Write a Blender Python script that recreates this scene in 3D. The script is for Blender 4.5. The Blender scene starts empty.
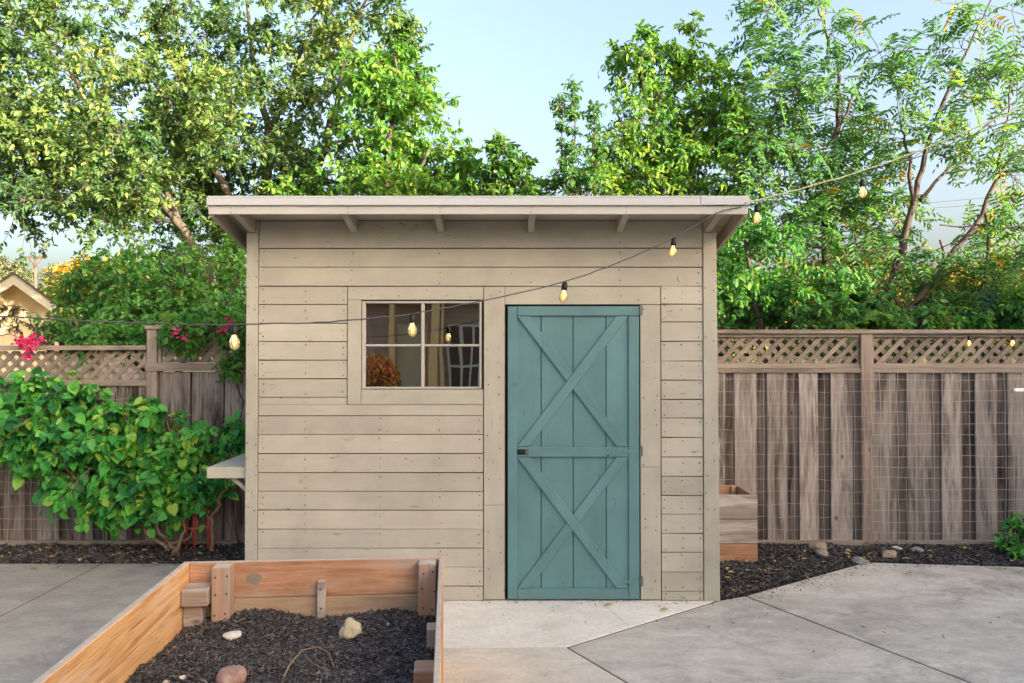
import bpy, bmesh, math, random
import numpy as np
from mathutils import Vector, Matrix, Euler, noise as mnoise
S = bpy.context.scene
COL = S.collection
R = math.radians
F, CX, CY, CAMZ = 780.0, 512.0, 341.5, 1.63
PITCH = math.atan(10.5 / F)

# ---------------------------------------------------------------- survey helpers
def ray(px, py):
    a, b = (px - CX) / F, (CY - py) / F
    c, s = math.cos(PITCH), math.sin(PITCH)
    return Vector((a, c - b * s, s + b * c))
def at(px, py, Y):
    d = ray(px, py); t = Y / d.y
    return Vector((d.x * t, Y, CAMZ + d.z * t))
def ground(px, py, z=0.0):
    d = ray(px, py); t = (z - CAMZ) / d.z
    return Vector((d.x * t, d.y * t, z))

# ---------------------------------------------------------------- scene bookkeeping
def tag(o, label=None, cat=None, group=None, kind=None):
    if label: o['label'] = label
    if cat: o['category'] = cat
    if group: o['group'] = group
    if kind: o['kind'] = kind
    return o
def empty(name, loc, label, cat, group=None, rz=0.0):
    o = bpy.data.objects.new(name, None); COL.objects.link(o)
    o.location = loc; o.rotation_euler = (0, 0, rz); o.empty_display_size = .1
    return tag(o, label, cat, group)

def link_mesh(name, me, parent, local):
    o = bpy.data.objects.new(name, me); COL.objects.link(o)
    if parent is not None:
        o.parent = parent
        if not local:
            off = Vector((0, 0, 0)); p = parent
            while p is not None:
                off += Vector(p.location); p = p.parent
            me.transform(Matrix.Translation(-off))
    return o

class MB:
    """collects boxes, prisms and tubes, then links them as one mesh object"""
    def __init__(s): s.v = []; s.f = []; s.t = []; s.m = []
    def add(s, vs, fs, tint=None, mi=0):
        b = len(s.v); s.v += [tuple(v) for v in vs]
        t = random.random() if tint is None else tint
        for f in fs:
            s.f.append(tuple(i + b for i in f)); s.t.append(t); s.m.append(mi)
    def hexa(s, p, tint=None, mi=0):
        s.add(p, [(0, 3, 2, 1), (4, 5, 6, 7), (0, 1, 5, 4), (1, 2, 6, 5), (2, 3, 7, 6), (3, 0, 4, 7)], tint, mi)
    def box(s, x0, x1, y0, y1, z0, z1, tint=None, mi=0):
        s.hexa([(x0, y0, z0), (x1, y0, z0), (x1, y1, z0), (x0, y1, z0), (x0, y0, z1), (x1, y0, z1), (x1, y1, z1), (x0, y1, z1)], tint, mi)
    def prism(s, poly, y0, y1, tint=None, mi=0):          # poly of (x, z), extruded along Y
        n = len(poly)
        a = sum(poly[i][0] * poly[(i + 1) % n][1] - poly[(i + 1) % n][0] * poly[i][1] for i in range(n))
        if a < 0: poly = poly[::-1]
        vs = [(x, y0, z) for x, z in poly] + [(x, y1, z) for x, z in poly]
        fs = [tuple(range(n)), tuple(range(2 * n - 1, n - 1, -1))]
        fs += [((i + 1) % n, i, n + i, n + (i + 1) % n) for i in range(n)]
        s.add(vs, fs, tint, mi)
    def slab(s, poly, z0, z1, tint=None, mi=0):           # poly of (x, y), extruded along Z
        n = len(poly)
        a = sum(poly[i][0] * poly[(i + 1) % n][1] - poly[(i + 1) % n][0] * poly[i][1] for i in range(n))
        if a < 0: poly = poly[::-1]
        vs = [(x, y, z0) for x, y in poly] + [(x, y, z1) for x, y in poly]
        fs = [tuple(range(n - 1, -1, -1)), tuple(range(n, 2 * n))]
        fs += [(i, (i + 1) % n, n + (i + 1) % n, n + i) for i in range(n)]
        s.add(vs, fs, tint, mi)
    def tube(s, pts, rad, n=6, tint=None, mi=0, cap=True):
        pts = [Vector(p) for p in pts]; k = len(pts)
        if not hasattr(rad, '__len__'): rad = [rad] * k
        vs = []; up = None
        for i, p in enumerate(pts):
            d = (pts[min(i + 1, k - 1)] - pts[max(i - 1, 0)]).normalized()
            if up is None: up = d.orthogonal().normalized()
            up = (up - d * up.dot(d))
            up = up.normalized() if up.length > 1e-6 else d.orthogonal().normalized()
            q = d.cross(up)
            for j in range(n):
                a = 2 * math.pi * j / n
                vs.append(p + (up * math.cos(a) + q * math.sin(a)) * rad[i])
        fs = [(i * n + j, i * n + (j + 1) % n, (i + 1) * n + (j + 1) % n, (i + 1) * n + j) for i in range(k - 1) for j in range(n)]
        if cap: fs += [tuple(range(n - 1, -1, -1)), tuple(range((k - 1) * n, k * n))]
        s.add(vs, fs, tint, mi)
    def lathe(s, prof, c, n=14, tint=None, mi=0):         # prof of (r, z)
        vs = []; k = len(prof)
        for r, z in prof:
            for j in range(n):
                a = 2 * math.pi * j / n
                vs.append((c[0] + r * math.cos(a), c[1] + r * math.sin(a), c[2] + z))
        fs = [(i * n + j, i * n + (j + 1) % n, (i + 1) * n + (j + 1) % n, (i + 1) * n + j) for i in range(k - 1) for j in range(n)]
        s.add(vs, fs, tint, mi)
    def build(s, name, mats, parent=None, smooth=False, bevel=0.0, local=False):
        me = bpy.data.meshes.new(name)
        me.from_pydata(s.v, [], s.f)
        at_ = me.attributes.new('tint', 'FLOAT', 'FACE'); at_.data.foreach_set('value', s.t)
        me.polygons.foreach_set('material_index', s.m)
        if smooth: me.polygons.foreach_set('use_smooth', [True] * len(s.f))
        for m in (mats if isinstance(mats, (list, tuple)) else [mats]): me.materials.append(m)
        me.update()
        o = link_mesh(name, me, parent, local)
        if bevel:
            b = o.modifiers.new('bevel', 'BEVEL'); b.width = bevel; b.segments = 1; b.limit_method = 'ANGLE'; b.angle_limit = R(40)
        return o

def clip(poly, x0, x1, z0, z1):
    def cut(p, ax, lim, keep_less):
        out = []
        for i in range(len(p)):
            a, b = p[i], p[(i + 1) % len(p)]
            ina = (a[ax] <= lim) if keep_less else (a[ax] >= lim)
            inb = (b[ax] <= lim) if keep_less else (b[ax] >= lim)
            if ina: out.append(a)
            if ina != inb:
                t = (lim - a[ax]) / (b[ax] - a[ax])
                out.append((a[0] + (b[0] - a[0]) * t, a[1] + (b[1] - a[1]) * t))
        return out
    for ax, lim, kl in ((0, x0, False), (0, x1, True), (1, z0, False), (1, z1, True)):
        if len(poly) < 3: return []
        poly = cut(poly, ax, lim, kl)
    return poly if len(poly) >= 3 else []
def bar(x0, z0, x1, z1, w, ext=0.0):
    d = Vector((x1 - x0, z1 - z0)); d.normalize(); n = Vector((-d.y, d.x)) * w / 2; d = d * ext
    return [(x0 - d.x - n.x, z0 - d.y - n.y), (x1 + d.x - n.x, z1 + d.y - n.y), (x1 + d.x + n.x, z1 + d.y + n.y), (x0 - d.x + n.x, z0 - d.y + n.y)]

# ---------------------------------------------------------------- materials
class NG:
    def __init__(s, name):
        s.m = bpy.data.materials.new(name); s.m.use_nodes = True
        s.t = s.m.node_tree; s.t.nodes.clear()
        s.out = s.n('ShaderNodeOutputMaterial')
    def n(s, kind, **kw):
        nd = s.t.nodes.new(kind)
        for k, v in kw.items():
            if hasattr(nd, k) and k not in ('inputs',): setattr(nd, k, v)
        return nd
    def l(s, a, b): s.t.links.new(a, b)
    def setv(s, sock, v):
        if isinstance(v, bpy.types.NodeSocket): s.l(v, sock)
        else: sock.default_value = v
    def obj(s):
        return s.n('ShaderNodeTexCoord').outputs['Object']
    def tint(s):
        a = s.n('ShaderNodeAttribute'); a.attribute_name = 'tint'; return a.outputs['Fac']
    def math(s, op, a, b=0.0, c=0.0):
        m = s.n('ShaderNodeMath'); m.operation = op
        s.setv(m.inputs[0], a); s.setv(m.inputs[1], b); s.setv(m.inputs[2], c)
        return m.outputs[0]
    def vadd(s, a, b):
        m = s.n('ShaderNodeVectorMath'); m.operation = 'ADD'; s.setv(m.inputs[0], a); s.setv(m.inputs[1], b); return m.outputs[0]
    def vscale(s, a, f):
        m = s.n('ShaderNodeVectorMath'); m.operation = 'SCALE'; s.setv(m.inputs[0], a); s.setv(m.inputs['Scale'], f); return m.outputs[0]
    def mapping(s, v, scale):
        m = s.n('ShaderNodeMapping'); s.l(v, m.inputs['Vector']); m.inputs['Scale'].default_value = scale; return m.outputs[0]
    def noise(s, v, scale, detail=4.0, rough=0.55, dist=0.0):
        m = s.n('ShaderNodeTexNoise'); s.l(v, m.inputs['Vector'])
        m.inputs['Scale'].default_value = scale; m.inputs['Detail'].default_value = detail
        m.inputs['Roughness'].default_value = rough; m.inputs['Distortion'].default_value = dist
        return m.outputs['Fac']
    def ramp(s, f, stops):
        m = s.n('ShaderNodeValToRGB'); s.l(f, m.inputs[0]); e = m.color_ramp.elements
        while len(e) < len(stops): e.new(0.5)
        for el, (p, c) in zip(e, stops):
            el.position = p; el.color = (c, c, c, 1) if not hasattr(c, '__len__') else (*c, 1)
        return m.outputs[0]
    def mix(s, f, a, b, mode='MIX'):
        m = s.n('ShaderNodeMix'); m.data_type = 'RGBA'; m.blend_type = mode
        s.setv(m.inputs[0], f)
        for sock, v in ((m.inputs[6], a), (m.inputs[7], b)):
            if isinstance(v, bpy.types.NodeSocket): s.l(v, sock)
            else: sock.default_value = (*v, 1) if len(v) == 3 else v
        return m.outputs[2]
    def scale_col(s, col, f):
        c = s.n('ShaderNodeCombineColor')
        for i in range(3): s.setv(c.inputs[i], f)
        return s.mix(1.0, col, c.outputs[0], 'MULTIPLY')
    def bump(s, h, strength, dist=0.01):
        b = s.n('ShaderNodeBump'); b.inputs['Strength'].default_value = strength; b.inputs['Distance'].default_value = dist
        s.l(h, b.inputs['Height']); return b.outputs[0]
    def pbr(s, col, rough=0.7, normal=None, spec=0.35, metal=0.0):
        p = s.n('ShaderNodeBsdfPrincipled')
        if isinstance(col, bpy.types.NodeSocket): s.l(col, p.inputs['Base Color'])
        else: p.inputs['Base Color'].default_value = (*col, 1)
        s.setv(p.inputs['Roughness'], rough); p.inputs['Specular IOR Level'].default_value = spec
        p.inputs['Metallic'].default_value = metal
        if normal is not None: s.l(normal, p.inputs['Normal'])
        s.l(p.outputs[0], s.out.inputs[0]); return p

def wood(name, dark, light, axis='z', fine=38.0, rough=0.8, var=0.35, stain=None, stain_amt=0.5, bump=0.4, knots=True, contrast=(0.3, 0.72), stretch=0.055):
    g = NG(name); t = g.tint(); o = g.obj()
    off = g.n('ShaderNodeCombineXYZ')
    for i, k in enumerate((17.3, 9.1, 23.7)): g.l(g.math('MULTIPLY', t, k), off.inputs[i])
    v = g.vadd(o, off.outputs[0])
    k = {'x': (stretch, 1, 1), 'y': (1, stretch, 1), 'z': (1, 1, stretch)}[axis]
    vg = g.mapping(v, k)
    grain = g.noise(vg, fine, 6.0, 0.66, 0.5)
    broad = g.noise(g.mapping(v, tuple(min(1.0, q * 5) for q in k)), 5.0, 3.0, 0.6)
    f = g.math('ADD', g.math('MULTIPLY', grain, 0.65), g.math('MULTIPLY', broad, 0.35))
    col = g.ramp(f, [(contrast[0], dark), (contrast[1], light)])
    if stain is not None:
        sn = g.noise(g.mapping(v, tuple(min(1.0, q * 3.2) for q in k)), 6.5, 5.0, 0.65, 0.5)
        sf = g.ramp(sn, [(0.49, 0.0), (0.64, stain_amt)])
        col = g.mix(sf, col, stain)
    if knots:
        vo = g.n('ShaderNodeTexVoronoi'); g.l(g.mapping(v, tuple(0.55 if q < 1 else 1.0 for q in k)), vo.inputs['Vector']); vo.inputs['Scale'].default_value = 5.2
        kf = g.ramp(vo.outputs['Distance'], [(0.03, 0.85), (0.10, 0.0)])
        col = g.mix(kf, col, tuple(c * 0.35 for c in dark))
    ck = g.ramp(g.noise(g.mapping(v, tuple(q * .6 if q < 1 else q for q in k)), fine * 1.1, 5.0, 0.6, 0.3), [(0.27, 0.75), (0.335, 0.0)])
    col = g.mix(ck, col, tuple(c * 0.3 for c in dark))
    col = g.scale_col(col, g.math('ADD', g.math('MULTIPLY', t, 2 * var), 1.0 - var))
    g.pbr(col, rough, g.bump(grain, bump, 0.006), 0.25)
    return g.m

def paint(name, base, axis='x', var=0.10, chips=True, rough=0.55, dirt=0.25, wear=(0.13, 0.105, 0.08)):
    g = NG(name); t = g.tint(); o = g.obj()
    off = g.n('ShaderNodeCombineXYZ')
    for i, k in enumerate((7.3, 3.1, 13.7)): g.l(g.math('MULTIPLY', t, k), off.inputs[i])
    v = g.vadd(o, off.outputs[0])
    k = {'x': (0.06, 1, 1), 'y': (1, 0.06, 1), 'z': (1, 1, 0.06)}[axis]
    grain = g.noise(g.mapping(v, k), 70.0, 5.0, 0.6, 0.4)
    big = g.noise(o, 2.3, 5.0, 0.6)
    col = g.mix(g.ramp(big, [(0.35, 0.0), (0.75, 1.0)]), base, tuple(c * (1.0 - dirt) for c in base))
    streak = g.noise(g.mapping(v, tuple(min(1, q * 4) for q in k)), 9.0, 5.0, 0.6)
    col = g.scale_col(col, g.math('ADD', g.math('MULTIPLY', streak, 0.28), 0.86))
    if chips:
        cf = g.noise(g.mapping(v, tuple(min(1, q * 5) for q in k)), 34.0, 7.0, 0.68)
        region = g.ramp(g.noise(v, 3.1, 2.0), [(0.44, 0.0), (0.62, 1.0)])
        hole = g.math('MULTIPLY', g.ramp(cf, [(0.635, 0.0), (0.665, .8)]), region)
        crack = g.math('MULTIPLY', g.ramp(grain, [(0.28, 1.0), (0.34, 0.0)]), g.math('MULTIPLY', region, 0.8))
        col = g.mix(g.math('MAXIMUM', hole, crack), col, wear)
    col = g.scale_col(col, g.math('ADD', g.math('MULTIPLY', t, 2 * var), 1.0 - var))
    g.pbr(col, rough, g.bump(grain, 0.28, 0.004), 0.3)
    return g.m

def plain(name, col, rough=0.6, metal=0.0, spec=0.4, noise_amt=0.2, nscale=14.0):
    g = NG(name); n = g.noise(g.obj(), nscale, 5.0)
    c = g.scale_col(g.mix(0.0, col, col), g.math('ADD', g.math('MULTIPLY', n, 2 * noise_amt), 1.0 - noise_amt))
    g.pbr(c, rough, g.bump(n, 0.15, 0.004), spec, metal); return g.m

def concrete(name, base, dark, spots=0.5, seed=0.0):
    g = NG(name); o = g.vadd(g.obj(), (seed, seed * 2.1, 0.0))
    big = g.noise(o, 0.8, 6.0, 0.62, 0.7); mid = g.noise(g.mapping(o, (1.0, 1.5, 1)), 3.6, 8.0, 0.74, 0.5); grit = g.noise(o, 34.0, 5.0, 0.75)
    f = g.math('ADD', g.math('MULTIPLY', big, 0.45), g.math('MULTIPLY', mid, 0.55))
    col = g.mix(g.ramp(f, [(0.42, 1.0), (0.57, 0.0)]), base, dark)
    blot = g.math('MULTIPLY', g.ramp(g.noise(o, 1.7, 8.0, 0.78, 0.6), [(0.53, 0.0), (0.68, 1.0)]), spots)
    col = g.mix(blot, col, tuple(c * 0.36 for c in base))
    pale = g.math('MULTIPLY', g.ramp(g.noise(g.mapping(o, (1, 2.6, 1)), 2.2, 8.0, 0.76, 0.8), [(0.56, 0.0), (0.68, 1.0)]), 0.5)
    col = g.mix(pale, col, tuple(min(0.8, c * 1.28) for c in base))
    rust = g.math('MULTIPLY', g.ramp(g.noise(o, 1.1, 6.0, 0.7, 0.3), [(0.58, 0.0), (0.72, 1.0)]), 0.35)
    col = g.mix(rust, col, (base[0] * .78, base[1] * .66, base[2] * .50))
    pit = g.ramp(g.noise(o, 21.0, 4.0, 0.6), [(0.27, 1.0), (0.33, 0.0)])
    col = g.mix(g.math('MULTIPLY', pit, 0.55), col, tuple(c * 0.35 for c in base))
    wv = g.vadd(o, g.vscale(g.mix(0.0, g.ramp(g.noise(o, 2.5, 5.0, 0.7), [(0, 0.0), (1, 1.0)]), (0, 0, 0)), 0.35))
    vo = g.n('ShaderNodeTexVoronoi'); vo.feature = 'DISTANCE_TO_EDGE'; g.l(wv, vo.inputs['Vector']); vo.inputs['Scale'].default_value = 0.42
    crack = g.math('MULTIPLY', g.ramp(vo.outputs['Distance'], [(0.0, 1.0), (0.0035, 0.0)]), g.math('MULTIPLY', g.ramp(big, [(0.46, 0.0), (0.60, 1.0)]), 0.28))
    col = g.mix(crack, col, tuple(c * 0.22 for c in base))
    col = g.scale_col(col, g.math('ADD', g.math('MULTIPLY', grit, 0.62), 0.69))
    g.pbr(col, 0.85, g.bump(g.math('ADD', mid, g.math('MULTIPLY', grit, 0.6)), 0.3, 0.006), 0.25)
    return g.m

def leaf_mat(name, stops, trans=0.38, rough=0.5, back=1.15):
    g = NG(name); t = g.tint()
    col = g.ramp(t, stops)
    p = g.n('ShaderNodeBsdfPrincipled'); g.l(col, p.inputs['Base Color']); p.inputs['Roughness'].default_value = rough
    p.inputs['Specular IOR Level'].default_value = 0.35
    tr = g.n('ShaderNodeBsdfTranslucent')
    tc = g.mix(1.0, col, (back * 1.25, back * 1.15, back * 0.55), 'MULTIPLY'); g.l(tc, tr.inputs['Color'])
    mx = g.n('ShaderNodeMixShader'); mx.inputs[0].default_value = trans
    g.l(p.outputs[0], mx.inputs[1]); g.l(tr.outputs[0], mx.inputs[2]); g.l(mx.outputs[0], g.out.inputs[0])
    return g.m

BEIGE = (0.445, 0.415, 0.348)
M = {}
M['siding'] = paint('beige_siding_paint', BEIGE, 'x', 0.10)
M['trim_v'] = paint('beige_trim_paint_upright', (0.432, 0.410, 0.342), 'z', 0.05)
M['trim_h'] = paint('beige_trim_paint_level', (0.432, 0.412, 0.344), 'x', 0.05)
M['eave'] = paint('beige_eave_paint', (0.49, 0.43, 0.34), 'y', 0.08, chips=False)
M['fascia'] = paint('pale_fascia_paint', (0.46, 0.455, 0.44), 'x', 0.04, chips=False, dirt=0.12)
M['roof'] = plain('roof_edge_metal', (0.45, 0.47, 0.49), 0.5, 0.0, 0.4, 0.08)
M['door'] = paint('teal_door_paint', (0.116, 0.238, 0.255), 'z', 0.10, rough=0.45, dirt=0.26, wear=(.07, .10, .10))
M['door_h'] = paint('teal_rail_paint', (0.111, 0.228, 0.245), 'x', 0.08, rough=0.45, dirt=0.26, wear=(.07, .10, .10))
M['dark'] = plain('dark_void', (0.012, 0.011, 0.010), 0.9)
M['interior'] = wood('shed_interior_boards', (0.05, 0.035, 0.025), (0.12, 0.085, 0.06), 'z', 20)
M['nail'] = plain('rusty_nail', (0.085, 0.065, 0.05), 0.7)
M['black_metal'] = plain('black_metal', (0.02, 0.018, 0.02), 0.45, 0.6)
M['grey_metal'] = plain('weathered_metal', (0.13, 0.15, 0.15), 0.5, 0.6)
M['sash'] = paint('pale_sash_paint', (0.43, 0.415, 0.38), 'x', 0.04, dirt=0.2)
M['fence'] = wood('weathered_fence_boards', (0.17, 0.138, 0.120), (0.51, 0.447, 0.40), 'z', 60, var=0.34, stain=(0.062, 0.049, 0.044), stain_amt=0.80, bump=0.7, contrast=(0.34, 0.62))
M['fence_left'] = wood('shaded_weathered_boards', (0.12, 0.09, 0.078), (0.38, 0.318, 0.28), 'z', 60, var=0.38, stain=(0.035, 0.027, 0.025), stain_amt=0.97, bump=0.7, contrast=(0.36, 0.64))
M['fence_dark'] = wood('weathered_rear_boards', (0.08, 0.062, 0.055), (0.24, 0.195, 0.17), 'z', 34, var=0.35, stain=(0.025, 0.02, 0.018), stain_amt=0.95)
M['fence_rail'] = wood('weathered_fence_rail', (0.21, 0.163, 0.13), (0.41, 0.345, 0.282), 'x', 34, var=0.15, stain=(0.12, 0.105, 0.085), stain_amt=0.7)
M['fence_post'] = wood('weathered_fence_post', (0.25, 0.185, 0.15), (0.46, 0.375, 0.31), 'z', 34, var=0.15, stain=(0.12, 0.10, 0.09), stain_amt=0.6)
M['lattice'] = wood('weathered_lattice', (0.17, 0.13, 0.103), (0.34, 0.28, 0.228), 'x', 40, var=0.3, knots=False)
M['wire'] = plain('galvanised_wire', (0.42, 0.385, 0.36), 0.5, 0.3)
M['cedar'] = wood('new_cedar_board', (0.27, 0.12, 0.065), (0.49, 0.285, 0.175), 'x', 46, var=0.12, stain=(0.40, 0.31, 0.24), stain_amt=0.8, contrast=(0.34, 0.62), stretch=0.09)
M['cedar_y'] = wood('orange_cedar_board', (0.36, 0.13, 0.03), (0.70, 0.42, 0.20), 'y', 46, var=0.08, stain=(0.66, 0.47, 0.30), stain_amt=0.75, contrast=(0.36, 0.58), stretch=0.05, bump=0.7)
M['cedar_low'] = wood('soil_stained_cedar', (0.30, 0.20, 0.125), (0.47, 0.345, 0.235), 'x', 46, var=0.08, stain=(0.20, 0.15, 0.11), stain_amt=0.6, stretch=0.09)
M['cedar_v'] = wood('grey_cedar_post', (0.24, 0.165, 0.125), (0.47, 0.37, 0.30), 'z', 44, var=0.12, stain=(0.48, 0.24, 0.12), stain_amt=0.6)
M['grey_wood'] = wood('greyed_wood', (0.22, 0.165, 0.14), (0.42, 0.35, 0.30), 'x', 44, var=0.15, stain=(0.62, 0.57, 0.52), stain_amt=0.8)
M['patch'] = plain('grey_knot_patch', (0.24, 0.20, 0.155), 0.8)
M['bulb_wire'] = plain('black_cable', (0.055, 0.056, 0.062), 0.5)
M['rope'] = plain('pale_support_cable', (0.42, 0.40, 0.26), 0.6)
M['red_metal'] = plain('faded_red_paint', (0.52, 0.07, 0.06), 0.5)
M['pvc'] = plain('white_pipe', (0.75, 0.74, 0.72), 0.4)
M['stucco'] = plain('cream_stucco', (0.86, 0.72, 0.44), 0.9)
M['porch'] = plain('warm_porch_paint', (0.92, 0.60, 0.24), 0.6, noise_amt=0.06)
M['sage'] = plain('sage_panel', (0.62, 0.52, 0.30), 0.6, noise_amt=0.1)
M['house_trim'] = plain('cream_trim', (0.80, 0.72, 0.52), 0.6, noise_amt=0.06)
M['shingle'] = plain('brown_shingle', (0.13, 0.085, 0.065), 0.9, noise_amt=0.5)
M['brown_wall'] = wood('brown_house_wall', (0.40, 0.25, 0.17), (0.60, 0.41, 0.29), 'x', 20)
M['pole'] = wood('grey_brown_pole', (0.06, 0.045, 0.035), (0.13, 0.10, 0.08), 'z', 14, knots=False)
M['bark'] = wood('grey_bark', (0.062, 0.052, 0.044), (0.165, 0.14, 0.118), 'z', 30, knots=False, bump=0.8, var=0.15)
M['bark_dark'] = wood('dark_bark', (0.045, 0.035, 0.030), (0.13, 0.10, 0.085), 'z', 30, knots=False, bump=0.8, var=0.15)
M['stem'] = wood('tan_stem', (0.16, 0.10, 0.065), (0.32, 0.22, 0.15), 'z', 30, knots=False, bump=0.6, var=0.15)
M['mulch'] = None
M['joint'] = plain('dark_joint_dirt', (0.045, 0.038, 0.030), 0.95, noise_amt=.5, nscale=40)
g = NG('dark_mulch'); n_ = g.noise(g.obj(), 60.0, 6.0, 0.7)
g.pbr(g.ramp(n_, [(0.3, (0.008, 0.007, 0.007)), (0.7, (0.040, 0.034, 0.031))]), 0.95, g.bump(n_, 0.9, 0.03), 0.2); M['mulch'] = g.m
g = NG('mulch_chip'); t_ = g.tint()
g.pbr(g.ramp(t_, [(0.0, (0.014, 0.012, 0.013)), (0.45, (0.050, 0.045, 0.046)), (0.8, (0.125, 0.113, 0.112)), (0.94, (0.19, 0.16, 0.135)), (1.0, (0.26, 0.20, 0.14))]), 0.75, None, 0.4); M['chip'] = g.m
g = NG('litter_leaf'); g.pbr(g.ramp(g.tint(), [(0.0, (0.30, 0.20, 0.06)), (0.4, (0.42, 0.33, 0.10)), (0.7, (0.34, 0.36, 0.12)), (1.0, (0.24, 0.15, 0.08))]), 0.7); M['litter'] = g.m
g = NG('bed_soil'); n_ = g.noise(g.obj(), 3.0, 6.0, 0.6); g.pbr(g.ramp(n_, [(0.3, (0.05, 0.045, 0.03)), (0.7, (0.10, 0.09, 0.05))]), 0.95); M['soil'] = g.m
M['conc_left'] = concrete('grey_concrete', (0.37, 0.335, 0.28), (0.275, 0.248, 0.21), 0.35, 1.7)
M['conc_white'] = concrete('pale_concrete', (0.76, 0.71, 0.63), (0.64, 0.60, 0.53), 0.25, 4.1)
M['conc_front'] = concrete('buff_concrete', (0.64, 0.58, 0.49), (0.50, 0.455, 0.385), 0.45, 7.7)
M['conc_right'] = concrete('mottled_concrete', (0.56, 0.515, 0.44), (0.385, 0.355, 0.305), 0.8, 11.3)

M['reflection_strip'] = plain('tan_reflection_tint', (0.92, 0.60, 0.27), 0.9, noise_amt=0.2, nscale=30)  # warm gold of the pane reflections put into colour
# glass
g = NG('old_window_glass')
wob = g.noise(g.mapping(g.obj(), (1.0, 1, 0.5)), 5.0, 0.0, 0.5, 0.0)
bn = g.bump(wob, 0.06, 0.010)
gl = g.n('ShaderNodeBsdfGlossy'); gl.inputs['Roughness'].default_value = 0.015; gl.inputs['Color'].default_value = (0.95, 0.95, 0.95, 1); g.l(bn, gl.inputs['Normal'])
tr = g.n('ShaderNodeBsdfTransparent'); tr.inputs['Color'].default_value = (0.80, 0.80, 0.78, 1)
fr = g.n('ShaderNodeFresnel'); fr.inputs['IOR'].default_value = 4.6
mx = g.n('ShaderNodeMixShader'); g.l(fr.outputs[0], mx.inputs[0]); g.l(tr.outputs[0], mx.inputs[1]); g.l(gl.outputs[0], mx.inputs[2]); g.l(mx.outputs[0], g.out.inputs[0])
M['glass'] = g.m
g = NG('dark_house_glass'); g.pbr((0.13, 0.085, 0.06), 0.35, None, 0.2); M['house_glass'] = g.m
g = NG('bulb_glass')
gl = g.n('ShaderNodeBsdfGlossy'); gl.inputs['Roughness'].default_value = 0.04
tr = g.n('ShaderNodeBsdfTransparent'); tr.inputs['Color'].default_value = (1.0, 0.90, 0.62, 1)
tl = g.n('ShaderNodeBsdfTranslucent'); tl.inputs['Color'].default_value = (0.95, 0.78, 0.46, 1)
lw = g.n('ShaderNodeLayerWeight'); lw.inputs['Blend'].default_value = 0.18
m1 = g.n('ShaderNodeMixShader'); m1.inputs[0].default_value = 0.45; g.l(tr.outputs[0], m1.inputs[1]); g.l(tl.outputs[0], m1.inputs[2])
m2 = g.n('ShaderNodeMixShader'); g.l(lw.outputs['Fresnel'], m2.inputs[0]); g.l(m1.outputs[0], m2.inputs[1]); g.l(gl.outputs[0], m2.inputs[2]); g.l(m2.outputs[0], g.out.inputs[0])
M['bulb'] = g.m
g = NG('lit_filament'); e = g.n('ShaderNodeEmission'); e.inputs['Color'].default_value = (1.0, 0.66, 0.25, 1); e.inputs['Strength'].default_value = 2.2; g.l(e.outputs[0], g.out.inputs[0]); M['filament'] = g.m

M['lf_oak'] = leaf_mat('olive_oak_leaf', [(0.0, (0.045, 0.115, 0.060)), (0.4, (0.085, 0.190, 0.060)), (0.75, (0.18, 0.29, 0.070)), (1.0, (0.38, 0.43, 0.15))], 0.46)
M['lf_maple'] = leaf_mat('mid_green_leaf', [(0.0, (0.045, 0.150, 0.042)), (0.6, (0.105, 0.255, 0.050)), (1.0, (0.24, 0.36, 0.07))], 0.48)
M['lf_bright'] = leaf_mat('bright_yellow_green_leaf', [(0.0, (0.055, 0.19, 0.055)), (0.55, (0.14, 0.33, 0.06)), (1.0, (0.32, 0.44, 0.08))], 0.5)
M['lf_walnut'] = leaf_mat('blue_green_leaf', [(0.0, (0.040, 0.15, 0.085)), (0.6, (0.108, 0.275, 0.078)), (0.95, (0.20, 0.36, 0.085)), (1.0, (0.45, 0.30, 0.06))], 0.5)
M['lf_fresh'] = leaf_mat('fresh_green_leaf', [(0.0, (0.050, 0.20, 0.070)), (0.6, (0.11, 0.32, 0.070)), (1.0, (0.22, 0.36, 0.07))], 0.48)
M['lf_redbud'] = leaf_mat('heart_leaf', [(0.0, (0.012, 0.085, 0.040)), (0.45, (0.048, 0.28, 0.055)), (0.8, (0.13, 0.46, 0.065)), (1.0, (0.34, 0.52, 0.08))], 0.30, 0.45)
M['lf_yellow'] = leaf_mat('yellow_green_leaf', [(0.0, (0.10, 0.14, 0.03)), (0.6, (0.22, 0.22, 0.05)), (1.0, (0.40, 0.28, 0.05))], 0.4)
M['lf_orange'] = leaf_mat('orange_blossom_leaf', [(0.0, (0.08, 0.13, 0.03)), (0.5, (0.20, 0.24, 0.045)), (0.8, (0.50, 0.30, 0.04)), (1.0, (0.70, 0.36, 0.03))], 0.35)
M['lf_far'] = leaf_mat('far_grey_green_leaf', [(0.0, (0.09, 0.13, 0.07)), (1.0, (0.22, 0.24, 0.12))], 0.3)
M['lf_pink'] = leaf_mat('pink_bract', [(0.0, (0.50, 0.015, 0.12)), (1.0, (0.80, 0.05, 0.26))], 0.35)
M['lf_red'] = leaf_mat('red_orange_petal', [(0.0, (0.85, 0.08, 0.12)), (0.45, (0.90, 0.38, 0.12)), (1.0, (0.88, 0.62, 0.20))], 0.3)
M['lf_bronze'] = leaf_mat('bronze_leaf', [(0.0, (0.035, 0.035, 0.02)), (1.0, (0.13, 0.10, 0.05))], 0.25)

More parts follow.
